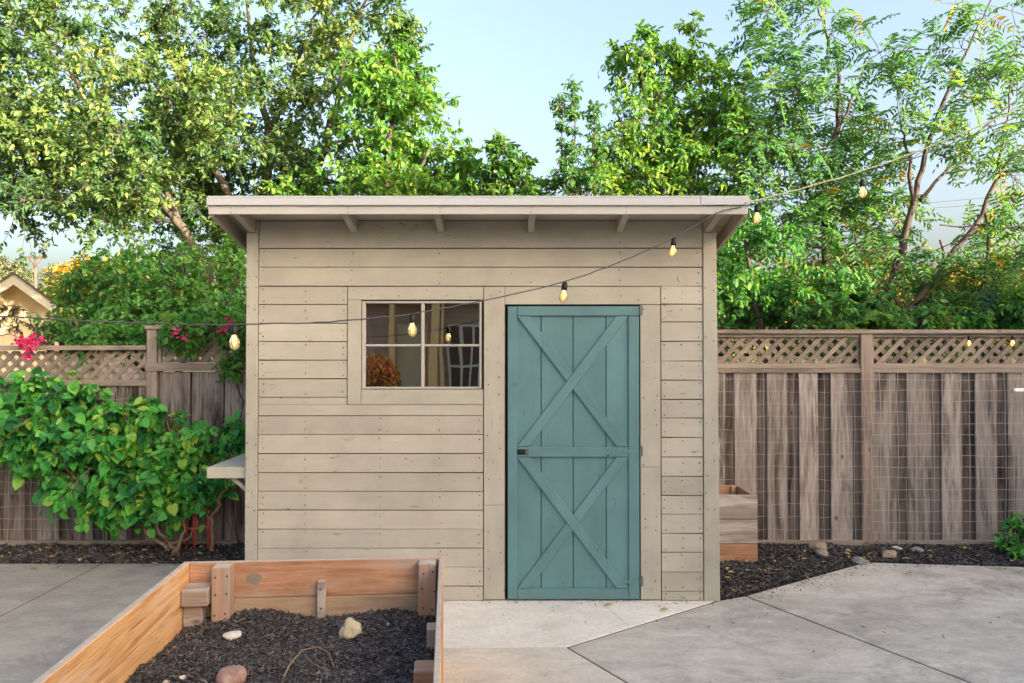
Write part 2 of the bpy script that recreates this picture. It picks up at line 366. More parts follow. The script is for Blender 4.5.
# ---------------------------------------------------------------- foliage
LEAF = {
 'oval': ([(0, 0, 0), (.3, .46, .12), (.72, .36, .10), (1, 0, -.10), (.72, -.36, .10), (.3, -.46, .12)], [(0, 3, 2, 1), (0, 5, 4, 3)]),
 'diamond': ([(0, 0, 0), (.45, .5, .12), (1, 0, -.06), (.45, -.5, .12)], [(0, 2, 1), (0, 3, 2)]),
 'heart': ([(0.02, 0, 0), (-.10, .24, .03), (.12, .50, .07), (.55, .40, .05), (1, 0, -.18), (.55, -.40, .05), (.12, -.50, .07), (-.10, -.24, .03)],
           [(0, 4, 3, 2, 1), (0, 7, 6, 5, 4)]),
}
def norm(a): return a / np.maximum(np.linalg.norm(a, axis=-1, keepdims=True), 1e-9)
def leaves(name, P, D, N, L, W, T, mat, parent, shape='oval'):
    tv, tf = LEAF[shape]; tv = np.array(tv); n = len(P); k = len(tv)
    D = norm(D); Sd = norm(np.cross(N, D)); N = np.cross(D, Sd)
    V = P[:, None, :] + tv[None, :, 0, None] * (D * L[:, None])[:, None, :] + tv[None, :, 1, None] * (Sd * W[:, None])[:, None, :] + tv[None, :, 2, None] * (N * L[:, None])[:, None, :]
    me = bpy.data.meshes.new(name)
    nv = n * k; sizes = [len(f) for f in tf]; flat = np.concatenate([np.array(f) for f in tf])
    loops = (np.arange(n)[:, None] * k + flat[None, :]).ravel().astype(np.int32)
    starts = np.cumsum([0] + sizes[:-1]); tot = sum(sizes)
    ls = (np.arange(n)[:, None] * tot + starts[None, :]).ravel().astype(np.int32)
    me.vertices.add(nv); me.vertices.foreach_set('co', V.astype(np.float32).ravel())
    me.loops.add(len(loops)); me.loops.foreach_set('vertex_index', loops)
    me.polygons.add(len(ls)); me.polygons.foreach_set('loop_start', ls)
    a = me.attributes.new('tint', 'FLOAT', 'FACE'); a.data.foreach_set('value', np.repeat(np.clip(T, 0, 1), len(tf)).astype(np.float32))
    me.materials.append(mat); me.update(calc_edges=True); me.validate()
    return link_mesh(name, me, parent, False)

def smooth_line(pts, sub, rng, jit):
    """pts: list of (Vector, r) -> finer list with a little natural wander"""
    out = []
    n = len(pts)
    for i in range(n - 1):
        p0, p1, p2, p3 = (pts[max(i - 1, 0)][0], pts[i][0], pts[i + 1][0], pts[min(i + 2, n - 1)][0])
        for j in range(sub):
            t = j / sub; t2 = t * t; t3 = t2 * t
            q = 0.5 * ((2 * p1) + (p2 - p0) * t + (2 * p0 - 5 * p1 + 4 * p2 - p3) * t2 + (3 * p1 - p0 - 3 * p2 + p3) * t3)
            r = pts[i][1] * (1 - t) + pts[i + 1][1] * t
            if not (i == 0 and j == 0): q = q + Vector(rng.normal(0, jit, 3))
            out.append((q, r))
    out.append(pts[-1]); return out

def tree(name, label, cat, base, limbs, envs, st, seed, group=None, extra=None):
    rng = np.random.default_rng(seed)
    root = empty(name, base, label, cat, group)
    wood_mb = MB(); nodes = []                   # nodes: (pos, radius)
    for lb in limbs:
        pts = [(at(px, py, Y), r) for px, py, Y, r in lb]
        line = smooth_line(pts, 5, rng, st.get('wander', 0.02))
        wood_mb.tube([p for p, r in line], [r for p, r in line], 7, rng.random())
        for p, r in line[2:]: nodes.append((np.array(p), r))
    cl = []
    for e in envs:
        px, py, rx, ry, Y, dY, n = e[:7]; cr = e[7] if len(e) > 7 else st['clump_r']; tb = e[8] if len(e) > 8 else 0.0
        done = 0; prev = []
        while done < n:
            best = None
            for _ in range(5):
                a = rng.uniform(0, 2 * math.pi); q = math.sqrt(rng.random())
                c = np.array((px + rx * q * math.cos(a), py + ry * q * math.sin(a)))
                dd = min([np.hypot((c[0] - o[0]) / rx, (c[1] - o[1]) / ry) for o in prev] or [9])
                if best is None or dd > best[0]: best = (dd, c)
            c = best[1]; prev.append(c); done += 1
            yy = Y + rng.uniform(-dY, dY)
            cl.append((np.array(at(c[0], c[1], yy)), cr * rng.uniform(.7, 1.3), tb))
    P, D, N, L, W, T = [], [], [], [], [], []
    NP = np.array([p for p, r in nodes]); NR = np.array([r for p, r in nodes])
    cl.sort(key=lambda c: np.min(np.linalg.norm(NP - c[0], axis=1)))
    up = st.get('up', 0.25)
    for c, cr, tb in cl:
        d = np.linalg.norm(NP - c, axis=1) + np.maximum(NP[:, 2] - c[2], 0) * 1.2
        i = int(np.argmin(d)); q = NP[i]; r0 = min(NR[i] * .55, .03)
        dist = np.linalg.norm(c - q); k = max(4, int(dist / .22))
        mid = (q + c) / 2 + rng.normal(0, .10 * dist, 3) + np.array((0, 0, .10 * dist))
        ts = np.linspace(0, 1, k)[:, None]
        br = (1 - ts) ** 2 * q + 2 * ts * (1 - ts) * mid + ts ** 2 * c
        br[1:-1] += rng.normal(0, .012, br[1:-1].shape)
        rr = np.linspace(r0, max(.004, r0 * .3), k)
        wood_mb.tube(br, list(rr), 5, rng.random(), cap=False)
        NP = np.vstack([NP, br[k // 2:]]); NR = np.concatenate([NR, rr[k // 2:]])
        ct = rng.uniform(-1, 1) * st.get('vary', .17) + tb
        outd = norm(br[-1] - br[-2])
        for _ in range(st['twigs']):
            s = br[rng.integers(max(0, int(k * .55)), k)]
            dr = norm(norm(rng.normal(0, 1, 3)) + outd * .5 + np.array((0, 0, up)))
            ln = cr * rng.uniform(.6, 1.25); m = 5
            tt = np.linspace(0, 1, m)[:, None]
            tw = s + dr * ln * tt + np.array((0, 0, -1)) * st['droop'] * ln * tt ** 2 + np.cumsum(rng.normal(0, .03 * ln, (m, 3)), 0) * (tt > 0)
            wood_mb.tube(tw, [.0045, .004, .0035, .003, .002], 3, rng.random(), cap=False)
            nl = st['leaves']; u = np.sort(rng.uniform(.12, 1.0, nl)); u[-1] = 1.0
            idx = np.minimum((u * (m - 1)).astype(int), m - 2); fr_ = u * (m - 1) - idx
            pos = tw[idx] * (1 - fr_)[:, None] + tw[idx + 1] * fr_[:, None]
            ax = norm(tw[idx + 1] - tw[idx])
            sd = norm(np.cross(ax, rng.normal(0, 1, (nl, 3))))
            dirs = norm(ax * rng.uniform(.2, .9, (nl, 1)) + sd + np.array((0, 0, -st.get('hang', .25))))
            if st.get('pinnate'):
                pr = st['pinnate']; rl = st['rachis']
                lens = rl * rng.uniform(.7, 1.15, nl)
                for b in range(nl):
                    dd = dirs[b]; side = norm(np.cross(dd, np.array((0, 0, 1.0)) + rng.normal(0, .35, 3)))
                    nn = np.cross(side, dd); lt = ct + rng.normal(.5, .18)
                    tq = (np.arange(pr) + 1.2) / (pr + .6)
                    rp = pos[b] + dd * (lens[b] * tq)[:, None] + np.array((0, 0, -1)) * (lens[b] * .30 * tq ** 2)[:, None]
                    wood_mb.tube([pos[b], rp[pr // 2], rp[-1]], [.0025, .002, .0012], 3, .5, cap=False)
                    lw = st['L'] * (1 - .35 * abs(tq - .45) * 2) * rng.uniform(.85, 1.1, pr)
                    for sg in (-1, 1):
                        P.append(rp); D.append(side * sg + dd * .45 + np.array((0, 0, -.28)) + rng.normal(0, .12, (pr, 3))); N.append(np.tile(nn, (pr, 1)) + rng.normal(0, .22, (pr, 3)))
                        L.append(lw); W.append(lw * st['wr']); T.append(lt + rng.normal(0, .06, pr))
                    P.append(rp[-1:]); D.append(dd[None] + np.array((0, 0, -.5))); N.append(nn[None]); L.append(lw[-1:]); W.append(lw[-1:] * st['wr']); T.append(np.array([lt]))
            else:
                P.append(pos); D.append(dirs)
                N.append(rng.normal(0, .55, (nl, 3)) + np.array((0, 0, 1.0)) + st.get('face', np.zeros(3)))
                l = st['L'] * rng.uniform(*st.get('size', (.65, 1.2)), nl); L.append(l); W.append(l * st['wr'] * rng.uniform(.85, 1.15, nl))
                T.append(ct + rng.normal(.5, .2, nl) + (u - .5) * .15)
    wood_mb.build(st.get('trunk_name', 'trunk'), st['bark'], root, smooth=True)
    leaves(st.get('crown_name', 'crown'), np.concatenate(P), np.concatenate(D), np.concatenate(N), np.concatenate(L), np.concatenate(W), np.concatenate(T), st['mat'], root, st.get('shape', 'oval'))
    return root

# ================================================================= THE SHED
D_ = 5.13; YF = 4.80
WX = lambda px: at(px, 352, D_).x
WZ = lambda py: at(512, py, D_).z
random.seed(11)
shed = empty('garden_shed', (WX(482), D_, 0), 'beige timber garden shed with lean-to roof, teal door and four-pane window', 'shed')
XL, XR, YB = WX(246), WX(717.5), 6.43
ZTOP = WZ(220.5)
SLOPE = 0.20
def under(Y): return ZTOP + .004 + SLOPE * (D_ - Y)

# frame walls: a dark backing with a window opening
wx0, wx1, wz0, wz1 = WX(361.5), WX(481.5), WZ(389), WZ(301)
b = MB(); i0, i1 = D_ + .024, D_ + .06
b.box(XL + .02, wx0, i0, i1, 0.02, ZTOP - .01); b.box(wx1, XR - .02, i0, i1, 0.02, ZTOP - .01)
b.box(wx0, wx1, i0, i1, 0.02, wz0); b.box(wx0, wx1, i0, i1, wz1, ZTOP - .01)
b.box(XL + .03, XL + .05, i1, YB - .05, .02, under(YB) - .03); b.box(XR - .05, XR - .03, i1, YB - .05, .02, under(YB) - .03)
b.box(XL + .03, XR - .03, YB - .05, YB - .03, .02, under(YB) - .03)
b.box(XL + .05, XR - .05, i1, YB - .05, .02, .05)
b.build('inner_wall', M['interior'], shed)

nails = []
def board_run(mb, lines, px0, px1, y=D_, nail_cols=()):
    """horizontal siding boards between consecutive pixel lines, measured on the wall plane"""
    for a, c in zip(lines[:-1], lines[1:]):
        z1, z0 = WZ(a) - random.uniform(.0012, .0036), WZ(c) + random.uniform(.0012, .0036)
        x0, x1 = WX(px0) + .002, WX(px1) - .002
        jz = random.uniform(-.0014, .0014); yo = random.uniform(-.0015, .0015)
        mb.hexa([(x0, y + yo - .001, z0 + jz), (x1, y + yo - .001, z0 - jz), (x1, y + .02, z0 - jz), (x0, y + .02, z0 + jz),
                 (x0, y + yo + .003, z1 + jz), (x1, y + yo + .003, z1 - jz), (x1, y + .02, z1 - jz), (x0, y + .02, z1 + jz)])
        for nx in nail_cols:
            for fz in (.22, .78):
                if random.random() < .82:
                    nails.append((nx + random.uniform(-.006, .006), y - .0012 + yo, z0 + (z1 - z0) * fz + random.uniform(-.012, .012)))
sd = MB()
c_l, c_s1, c_s2, c_w, c_w2, c_d0, c_d1, c_r0, c_r1 = 258.3, 300, 405, 347.3, 483.5, 505, 660.5, 661, 703
full_cols = [WX(p) for p in (263, 352, 440, 531, 620, 698)]
board_run(sd, [220.5, 248.3, 267.2, 286.2], c_l, c_r1, nail_cols=full_cols)
left_lines = [286.2, 304.7, 323.2, 341.6, 360.2, 378.8, 397.3, 404.3]
board_run(sd, left_lines[:7], c_l, c_w, nail_cols=[WX(263), WX(306), WX(343)])
low = [397.3, 415.8, 434.4, 453.6, 472.7, 491.4, 510.2, 529.2, 548.1, 567, 586, 600.5]
# the board beside the bottom of the window casing is notched round it
sd.box(WX(c_l) + .002, WX(c_w) - .002, D_ + .001, D_ + .02, WZ(404.3), WZ(397.3) - .0022, tint=.4)
sd.box(WX(c_l) + .002, WX(483.5) - .002, D_ + .001, D_ + .02, WZ(415.8) + .0022, WZ(404.5), tint=.4)
board_run(sd, low[1:], c_l, 483.5, nail_cols=[WX(263), WX(306), WX(380), WX(440), WX(479)])
right_lines = [286.2, 304.3, 322, 341.3, 361, 380.2, 399.4, 418, 437.4, 457, 476.4, 495.5, 514.3, 533.5, 552.3, 572, 591.3, 600.5]
board_run(sd, right_lines, c_r0, c_r1, nail_cols=[WX(664.5), WX(682), WX(699.5)])
# side walls and back wall carry the same siding
z = .03
while z < 2.3:
    h = .123
    for X0, X1 in ((XL + .006, XL + .026), (XR - .026, XR - .006)):
        ztop = z + h - .004
        sd.hexa([(X0, D_ + .03, z), (X1, D_ + .03, z), (X1, YB, z), (X0, YB, z),
                 (X0, D_ + .03, min(ztop, under(D_) - .01)), (X1, D_ + .03, min(ztop, under(D_) - .01)), (X1, YB, min(ztop, under(YB) - .01)), (X0, YB, min(ztop, under(YB) - .01))])
    sd.box(XL + .02, XR - .02, YB, YB + .02, z, min(z + h - .004, under(YB) - .02)) if z < under(YB) - .05 else None
    z += h
sd.build('siding', M['siding'], shed, bevel=.0016)

def trim(name, boxes, mat=None):
    q = MB()
    for bx in boxes: q.box(*bx)
    q.build(name, mat or M['trim_v'], shed, bevel=.002)
for (pa, pb_, pc_, pd_, X, tt) in ((246, 258, 246.5, 258, XL, .55), (703.3, 719, 703.3, 716.3, XR - .02, .5)):
    q = MB()
    q.hexa([(WX(pa), D_ - .008, 0), (WX(pb_), D_ - .008, 0), (WX(pb_), D_ + .024, 0), (WX(pa), D_ + .024, 0),
            (WX(pc_), D_ - .008, WZ(233)), (WX(pd_), D_ - .008, WZ(233)), (WX(pd_), D_ + .024, WZ(233)), (WX(pc_), D_ + .024, WZ(233))], tt)
    q.build('corner_board', M['trim_v'], shed, bevel=.002)
    trim('corner_top_block', [(WX(pc_), WX(pd_), D_ + .003, D_ + .024, WZ(233), ZTOP - .004, .45)])
    trim('side_corner_board', [(X - .001, X + .021, D_ + .0245, D_ + .12, 0, under(D_ + .12) - .02, .5)])
for (pa, pb_, z0, z1, dy, tt) in ((484, 504.7, WZ(505) + .001, WZ(286.5) - .002, -.004, .62), (484, 504.7, .01, WZ(505) - .001, -.003, .40), (640.2, 660.3, WZ(467) + .001, WZ(305), -.004, .55), (640.2, 660.3, .01, WZ(467) - .001, -.003, .30)):
    trim('door_casing', [(WX(pa), WX(pb_), D_ + dy, D_ + .022, z0, z1, tt)])
for px, lo in ((252, 240), (494, 295), (650, 310), (710, 240)):
    for y in range(lo, 596, 17):
        if random.random() < .75:
            for dx in ((-4, 4) if px in (252, 710) else (-6, 6)):
                if random.random() < .7: nails.append((WX(px + dx + random.uniform(-1.5, 1.5)), D_ - (.0088 if px in (252, 710) else .0048), WZ(y + random.uniform(-5, 5))))
trim('door_header', [(WX(505), WX(660.3), D_ - .004, D_ + .022, WZ(304.6) + .001, WZ(286.5) - .002, .6)], M['trim_h'])
trim('window_header', [(WX(347.7), WX(483.2), D_ - .0035, D_ + .022, WZ(299.8), WZ(286.5) - .002, .55)], M['trim_h'])
for px in range(352, 660, 24):
    if random.random() < .8: nails.append((WX(px + random.uniform(-6, 6)), D_ - .0048, WZ(random.choice((290, 296, 300 if px > 510 else 297)))))

# window
win = empty('window', (WX(421.5), D_, wz0), None, None); win.parent = shed; win.location = Vector((WX(421.5), D_, wz0)) - Vector(shed.location)
c = MB()
c.box(WX(347.7), WX(361), D_ - .006, D_ + .022, WZ(404.3), WZ(300), .45); c.box(WX(361.3), WX(483.2), D_ - .005, D_ + .022, WZ(404.3), WZ(389.6), .5)
c.build('casing', M['trim_h'], win, bevel=.002)
f = MB(); y0, y1 = D_ + .006, D_ + .04
f.box(wx0, WX(365), y0, y1, wz0, wz1, .6); f.box(WX(479.2), wx1, y0, y1, wz0, wz1, .6)
f.box(WX(365), WX(479.2), y0, y1, WZ(303.2), wz1, .5); f.box(WX(365), WX(479.2), y0, y1, wz0, WZ(387), .5)
f.box(WX(420.8), WX(424.1), y0 + .003, y1, WZ(387), WZ(303.2), .62)
f.box(WX(365), WX(420.3), y0 + .004, y1, WZ(346.5), WZ(344.1), .6); f.box(WX(424.6), WX(479.2), y0 + .004, y1, WZ(346.5), WZ(344.1), .6)
f.build('sash', M['sash'], win, bevel=.003)
for (a0, a1) in ((365, 420.3), (424.6, 479.2)):
    for (q0, q1) in ((303.2, 343.8), (346.8, 387)):
        p = MB(); rx, ry = {(365, 303.2): (.0008, .0003), (365, 346.8): (-.0004, .0002), (424.6, 303.2): (.0003, -.0006), (424.6, 346.8): (-.0006, -.0003)}[(a0, q0)]
        x0, x1, z0, z1 = WX(a0), WX(a1), WZ(q1), WZ(q0); yy = D_ + .027
        p.add([(x0, yy - ry, z0), (x1, yy + ry, z0), (x1, yy + ry + rx, z1), (x0, yy - ry + rx, z1)], [(0, 1, 2, 3)])
        p.build('pane', M['glass'], win)

cu = MB()  # wavy strips added behind the glass to imitate warm reflections
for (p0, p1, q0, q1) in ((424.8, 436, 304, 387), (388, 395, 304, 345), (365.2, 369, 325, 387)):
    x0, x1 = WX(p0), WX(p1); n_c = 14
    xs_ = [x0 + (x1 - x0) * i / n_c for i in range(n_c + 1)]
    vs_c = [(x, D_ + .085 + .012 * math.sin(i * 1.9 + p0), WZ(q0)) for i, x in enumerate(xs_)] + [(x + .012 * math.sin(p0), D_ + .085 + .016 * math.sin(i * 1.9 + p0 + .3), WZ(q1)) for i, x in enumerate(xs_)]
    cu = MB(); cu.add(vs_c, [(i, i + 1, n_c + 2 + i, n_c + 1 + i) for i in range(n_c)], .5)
    cu.build('reflection_strip', M['reflection_strip'], win, smooth=True)

# door
door = empty('door', (WX(573), D_, .01), None, None); door.parent = shed; door.location = Vector((WX(573), D_, .01)) - Vector(shed.location)
bk = MB(); bk.box(WX(505), WX(640), D_ + .018, D_ + .0235, .012, WZ(305)); bk.build('rebate', M['dark'], door)
px_edges = [508, 541, 573, 606, 638.6]
pn = MB()
for a, c in zip(px_edges[:-1], px_edges[1:]):
    pn.box(WX(a) + .0018, WX(c) - .0018, D_ + .006, D_ + .017, WZ(598.5), WZ(307))
pn.build('door_board', M['door'], door, bevel=.004)
ft = D_ - .010
for (pa, pb_, q1, tt) in ((507.8, 517.2, 306.5, .5), (628.3, 638.8, 316.3, .45)):
    st_ = MB(); st_.box(WX(pa), WX(pb_), ft, D_ + .006, WZ(598.8), WZ(q1), tt); st_.build('stile', M['door'], door, bevel=.0025)
for (pa, pb_, q0, q1, dy, tt) in ((517.4, 640.6, 315.8, 306.3, -.001, .55), (517.4, 628.1, 456.8, 446.8, 0, .5), (517.4, 628.1, 598.8, 588.3, 0, .4)):
    rl = MB(); rl.box(WX(pa), WX(pb_), ft + dy, D_ + .006, WZ(q0), WZ(q1), tt); rl.build('rail', M['door_h'], door, bevel=.0025)
for (pt, pb) in ((316.3, 446.4), (457.2, 587.9)):
    x0, x1, zt, zb = WX(517.5), WX(628), WZ(pt), WZ(pb)
    k = MB()
    up_first = pt < 400
    A = bar(x0 + .038, zt, x1 - .038, zb, .064, .4); B = bar(x0 + .038, zb, x1 - .038, zt, .064, .4)
    if up_first: A, B = B, A
    k.prism(clip(A, x0, x1, zb, zt), ft + .0005, D_ + .0055, .5)
    mid = .5 * (x0 + x1)
    dx, dz = (x1 - x0 - .076), (zt - zb)
    ang = math.atan2(dz, dx); gap = .044 / math.sin(2 * ang) if math.sin(2 * ang) > .2 else .05
    # second brace is cut where it meets the first
    lo = clip(B, x0, mid, zb, zt); hi = clip(B, mid, x1, zb, zt)
    def notch(poly, nrm, off):
        out = []; n = len(poly)
        dd = [(p[0] - mid) * nrm[0] + (p[1] - .5 * (zt + zb)) * nrm[1] - off for p in poly]
        for i in range(n):
            a, c2 = poly[i], poly[(i + 1) % n]
            if dd[i] >= 0: out.append(a)
            if (dd[i] >= 0) != (dd[(i + 1) % n] >= 0):
                t = dd[i] / (dd[i] - dd[(i + 1) % n]); out.append((a[0] + (c2[0] - a[0]) * t, a[1] + (c2[1] - a[1]) * t))
        return out
    full = clip(B, x0, x1, zb, zt)
    sgn = 1 if up_first else -1
    nrm = (-math.sin(ang), math.cos(ang)) if up_first else (math.sin(ang), math.cos(ang))
    for s_ in (1, -1):
        pl = notch(full, (nrm[0] * s_, nrm[1] * s_), .033)
        if len(pl) >= 3: k.prism(pl, ft + .001, D_ + .0055, .35 + .2 * s_)
    k.build('cross_brace', M['door'], door, bevel=.002)
lt = MB(); lt.box(WX(517.6), WX(528.3), ft - .004, ft - .0012, WZ(454.2), WZ(449.2)); lt.tube([(WX(518.5), ft - .009, WZ(451.8)), (WX(523.5), ft - .009, WZ(451.8))], .008, 8)
lt.box(WX(525.2), WX(528.1), ft - .008, ft - .0042, WZ(453.6), WZ(449.8), .5, 1); lt.build('latch', [M['black_metal'], M['grey_metal']], door)
for py in (310.5, 451, 581):
    h = MB(); h.box(WX(639.2), WX(642.2), D_ - .013, D_ - .0045, WZ(py + 4.8), WZ(py - 4.8)); h.tube([(WX(639.6), D_ - .014, WZ(py + 5)), (WX(639.6), D_ - .014, WZ(py - 5))], .005, 8)
    if py > 400: h.prism([(WX(623), WZ(py + 1.0)), (WX(638.6), WZ(py + 2.8)), (WX(638.6), WZ(py - 1.4)), (WX(623), WZ(py - .8))], ft - .004, ft - .0012, .7, 1)
    h.build('hinge', [M['grey_metal'], M['door']], door)
kn = MB(); p = Vector((WX(607.5), ft - .006, WZ(455))); kn.tube([p, p + Vector((.006, .008, 0))], .006, 8); kn.build('screw_eye', M['nail'], door)
nm = MB()
for x, y, z in nails:
    r = random.uniform(.0028, .0055); pts = [(x + r * math.cos(a * math.pi / 3), z + r * math.sin(a * math.pi / 3)) for a in range(6)]
    nm.prism(pts, y - .0006, y + .002)
nm.build('nail_heads', M['nail'], shed)['kind'] = 'stuff'
for (px, py, rx, rz) in ((679.8, 278.5, 1.9, 3.0), (666.2, 269.3, 1.1, .9)):
    pk = MB(); pk.prism([(WX(px + rx * math.cos(a * .7)), WZ(py + rz * math.sin(a * .7))) for a in range(9)], D_ - .004, D_ + .002)
    pk.build('peeled_spot', M['sash'], shed)

# roof
fxL, fxR = at(208.3, 206, YF).x, at(748, 206, YF).x
fz = lambda py: at(512, py, YF).z
def sloped(mb, x0, x1, ya, yb, lo, hi, tint=None):
    mb.hexa([(x0, ya, under(ya) + lo), (x1, ya, under(ya) + lo), (x1, yb, under(yb) + lo), (x0, yb, under(yb) + lo),
             (x0, ya, under(ya) + hi), (x1, ya, under(ya) + hi), (x1, yb, under(yb) + hi), (x0, yb, under(yb) + hi)], tint)
rt = MB()
sloped(rt, fxL - .005, fxR + .005, YF - .004, 6.56, .016, .026, .5)
xm = at(700, 200, YF).x
rt.box(fxL - .006, xm, YF - .016, YF - .004, fz(205.6), fz(198.0), .5); rt.box(xm + .001, fxR + .006, YF - .018, YF - .004, fz(205.3), fz(196.9), .55)
rt.build('roof_sheet', M['roof'], shed, bevel=.0015)
sb = MB(); y = YF + .02
while y < 6.5:
    sloped(sb, fxL + .026, fxR - .026, y, min(y + .136, 6.53), 0.0, .0155); y += .14
sb.build('roof_boards', M['eave'], shed)
fa = MB(); fa.box(fxL, fxR, YF, YF + .02, fz(214.2), fz(206.0), .5); fa.build('fascia', M['fascia'], shed, bevel=.002)
for px in (251.5, 354, 441, 531, 619.5, 707.5):
    r = MB(); x = WX(px); sloped(r, x - .021, x + .021, YF + .021, D_ + .0, -.083, -.001); r.build('rafter', M['eave'], shed, bevel=.002)
for x0, x1 in ((fxL, fxL + .025), (fxR - .025, fxR)):
    r = MB(); sloped(r, x0, x1, YF + .0205, 6.54, -.095, .0155, .4); r.build('rake_board', M['eave'], shed, bevel=.002)
nf = MB()
for px in (231, 348, 440, 531, 626, 722):
    for py in (208, 212): 
        x, z = at(px, py, YF).x, fz(py); nf.box(x - .003, x + .003, YF - .0008, YF + .004, z - .003, z + .003)
nf.build('fascia_nails', M['nail'], shed)['kind'] = 'stuff'

# potting shelf on the left wall
sh = MB(); zs0, zs1 = WZ(482), WZ(472.5)
px_out = at(206.5, 475, D_ + .02).x
sh.hexa([(px_out, D_ + .02, at(206, 478.5, D_ + .02).z), (XL - .003, D_ + .02, at(206, 478.5, D_ + .02).z), (XL - .003, 6.3, at(206, 478.5, D_ + .02).z), (px_out, 6.3, at(206, 478.5, D_ + .02).z),
         (px_out, D_ + .02, at(206, 467.5, D_ + .02).z), (XL - .003, D_ + .02, at(206, 467.5, D_ + .02).z), (XL - .003, 6.3, at(206, 467.5, D_ + .02).z), (px_out, 6.3, at(206, 467.5, D_ + .02).z)], .6)
zsh = at(206, 478.5, D_ + .02).z
shelf = sh.build('potting_shelf', M['trim_h'], shed, bevel=.003)
for yy in (D_ + .07, 6.1):
    br = MB(); br.hexa([(px_out + .13, yy, zsh - .002), (px_out + .165, yy, zsh - .002), (px_out + .165, yy + .03, zsh - .002), (px_out + .13, yy + .03, zsh - .002)][::1] +
                       [(XL - .004, yy, zsh - .115), (XL - .004, yy, zsh - .08), (XL - .004, yy + .03, zsh - .08), (XL - .004, yy + .03, zsh - .115)], .6)
    o = br.build('brace', M['trim_v'], None); 
    o.data.transform(Matrix.Translation(-Vector(shed.location))); o.parent = shelf

# ================================================================= FENCES
YFN = 6.60
FX = lambda px: at(px, 352, YFN).x
FZ = lambda py: at(512, py, YFN).z
def lattice(mb, x0, x1, z0, z1, y, pitch=.108, w=.036, th=.009):
    h = z1 - z0
    k = x0 - h - .2; n = 0
    while k < x1 + h + .2:
        p = clip(bar(k, z0 - .05, k + h + .1, z1 + .05, w * random.uniform(.95, 1.05)), x0, x1, z0, z1)
        if p: mb.prism(p, y, y + th)
        p = clip(bar(k + h + .1 + .03, z0 - .05, k + .03, z1 + .05, w * random.uniform(.95, 1.05)), x0, x1, z0, z1)
        if p: mb.prism(p, y + th + .0005, y + 2 * th + .0005)
        k += pitch * random.uniform(.97, 1.03)
def fence_boards(front, rear, x0, x1, zb, zt, y, bw=.187, gap=.108):
    x = x0
    while x < x1:
        w = bw * random.uniform(.85, 1.1); lean = random.uniform(-.006, .006); e = min(x + w, x1)
        if e - x > .03:
            front.hexa([(x, y, zb), (e, y, zb), (e, y + .018, zb), (x, y + .018, zb), (x + lean, y, zt), (e + lean, y, zt), (e + lean, y + .018, zt), (x + lean, y + .018, zt)])
        x = e + gap * random.uniform(.75, 1.25)
    x = x0
    while x < x1:
        w = bw * random.uniform(.9, 1.05); e = min(x + w, x1)
        rear.box(x, e - .004, y + .022, y + .038, zb, zt); x = e
random.seed(23)
# right-hand run
fr = empty('wooden_fence', (FX(867), YFN, 0), 'weathered board fence with lattice top and wire mesh, right of the shed', 'fence')
xA, xB = FX(700), FX(1240)
posts = [FX(866.5), FX(866.5) + 2.42]
zb, zt = FZ(541), FZ(373)
fb, rb = MB(), MB()
edges = [xA] + [v for p in posts for v in (p - .056, p + .056)] + [xB]
for a, c in zip(edges[0::2], edges[1::2]): fence_boards(fb, rb, a + .004, c - .004, zb, zt, YFN)
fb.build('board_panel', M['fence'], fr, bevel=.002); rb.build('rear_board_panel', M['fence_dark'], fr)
la = MB()
for a, c in zip(edges[0::2], edges[1::2]): lattice(la, a, c, FZ(363.5), FZ(336.5), YFN + .012)
la.build('lattice', M['lattice'], fr)
for p in posts:
    q = MB(); q.box(p - .054, p + .054, YFN - .02, YFN + .07, 0, FZ(333.8)); q.build('post', M['fence_post'], fr, bevel=.004)
q = MB(); q.box(xA, xB, YFN - .035, YFN + .085, FZ(333.6), FZ(329.8), .6); q.build('cap_rail', M['fence_rail'], fr, bevel=.003)
for a, c in zip(edges[0::2], edges[1::2]):
    q = MB(); q.box(a, c, YFN - .014, YFN + .04, FZ(372.8), FZ(368.3), .5); q.box(a, c, YFN - .005, YFN + .04, FZ(368.0), FZ(363.6), .7); q.box(a, c, YFN - .004, YFN + .04, FZ(337.2), FZ(334), .4)
    q.build('middle_rail', M['fence_rail'], fr, bevel=.002)
q = MB(); q.box(xA, xB, YFN - .03, YFN + .02, FZ(547.5), FZ(540.0), .45); q.build('bottom_rail', M['fence_rail'], fr, bevel=.003)
def mesh_panel(x0, x1, z0, z1, y, parent, r=.0017, dx=.078, dz=.098):
    w = MB(); x = x0
    while x < x1:
        pts = [(x + random.uniform(-.008, .008), y + random.uniform(-.010, .003), z0 + (z1 - z0) * t / 6) for t in range(7)]
        w.tube(pts, r, 4, cap=False); x += dx
    z = z0
    while z < z1:
        pts = [(x0 + (x1 - x0) * t / 14, y - .003 + random.uniform(-.006, .003), z + random.uniform(-.009, .009)) for t in range(15)]
        w.tube(pts, r, 4, cap=False); z += dz
    w.build('wire_mesh', M['wire'], parent)
mesh_panel(FX(712), FX(868), FZ(541), FZ(373), YFN - .024, fr, .0016, .085, .105)
mesh_panel(FX(869), xB - .3, FZ(543), FZ(371), YFN - .030, fr, .0022, .075, .092)

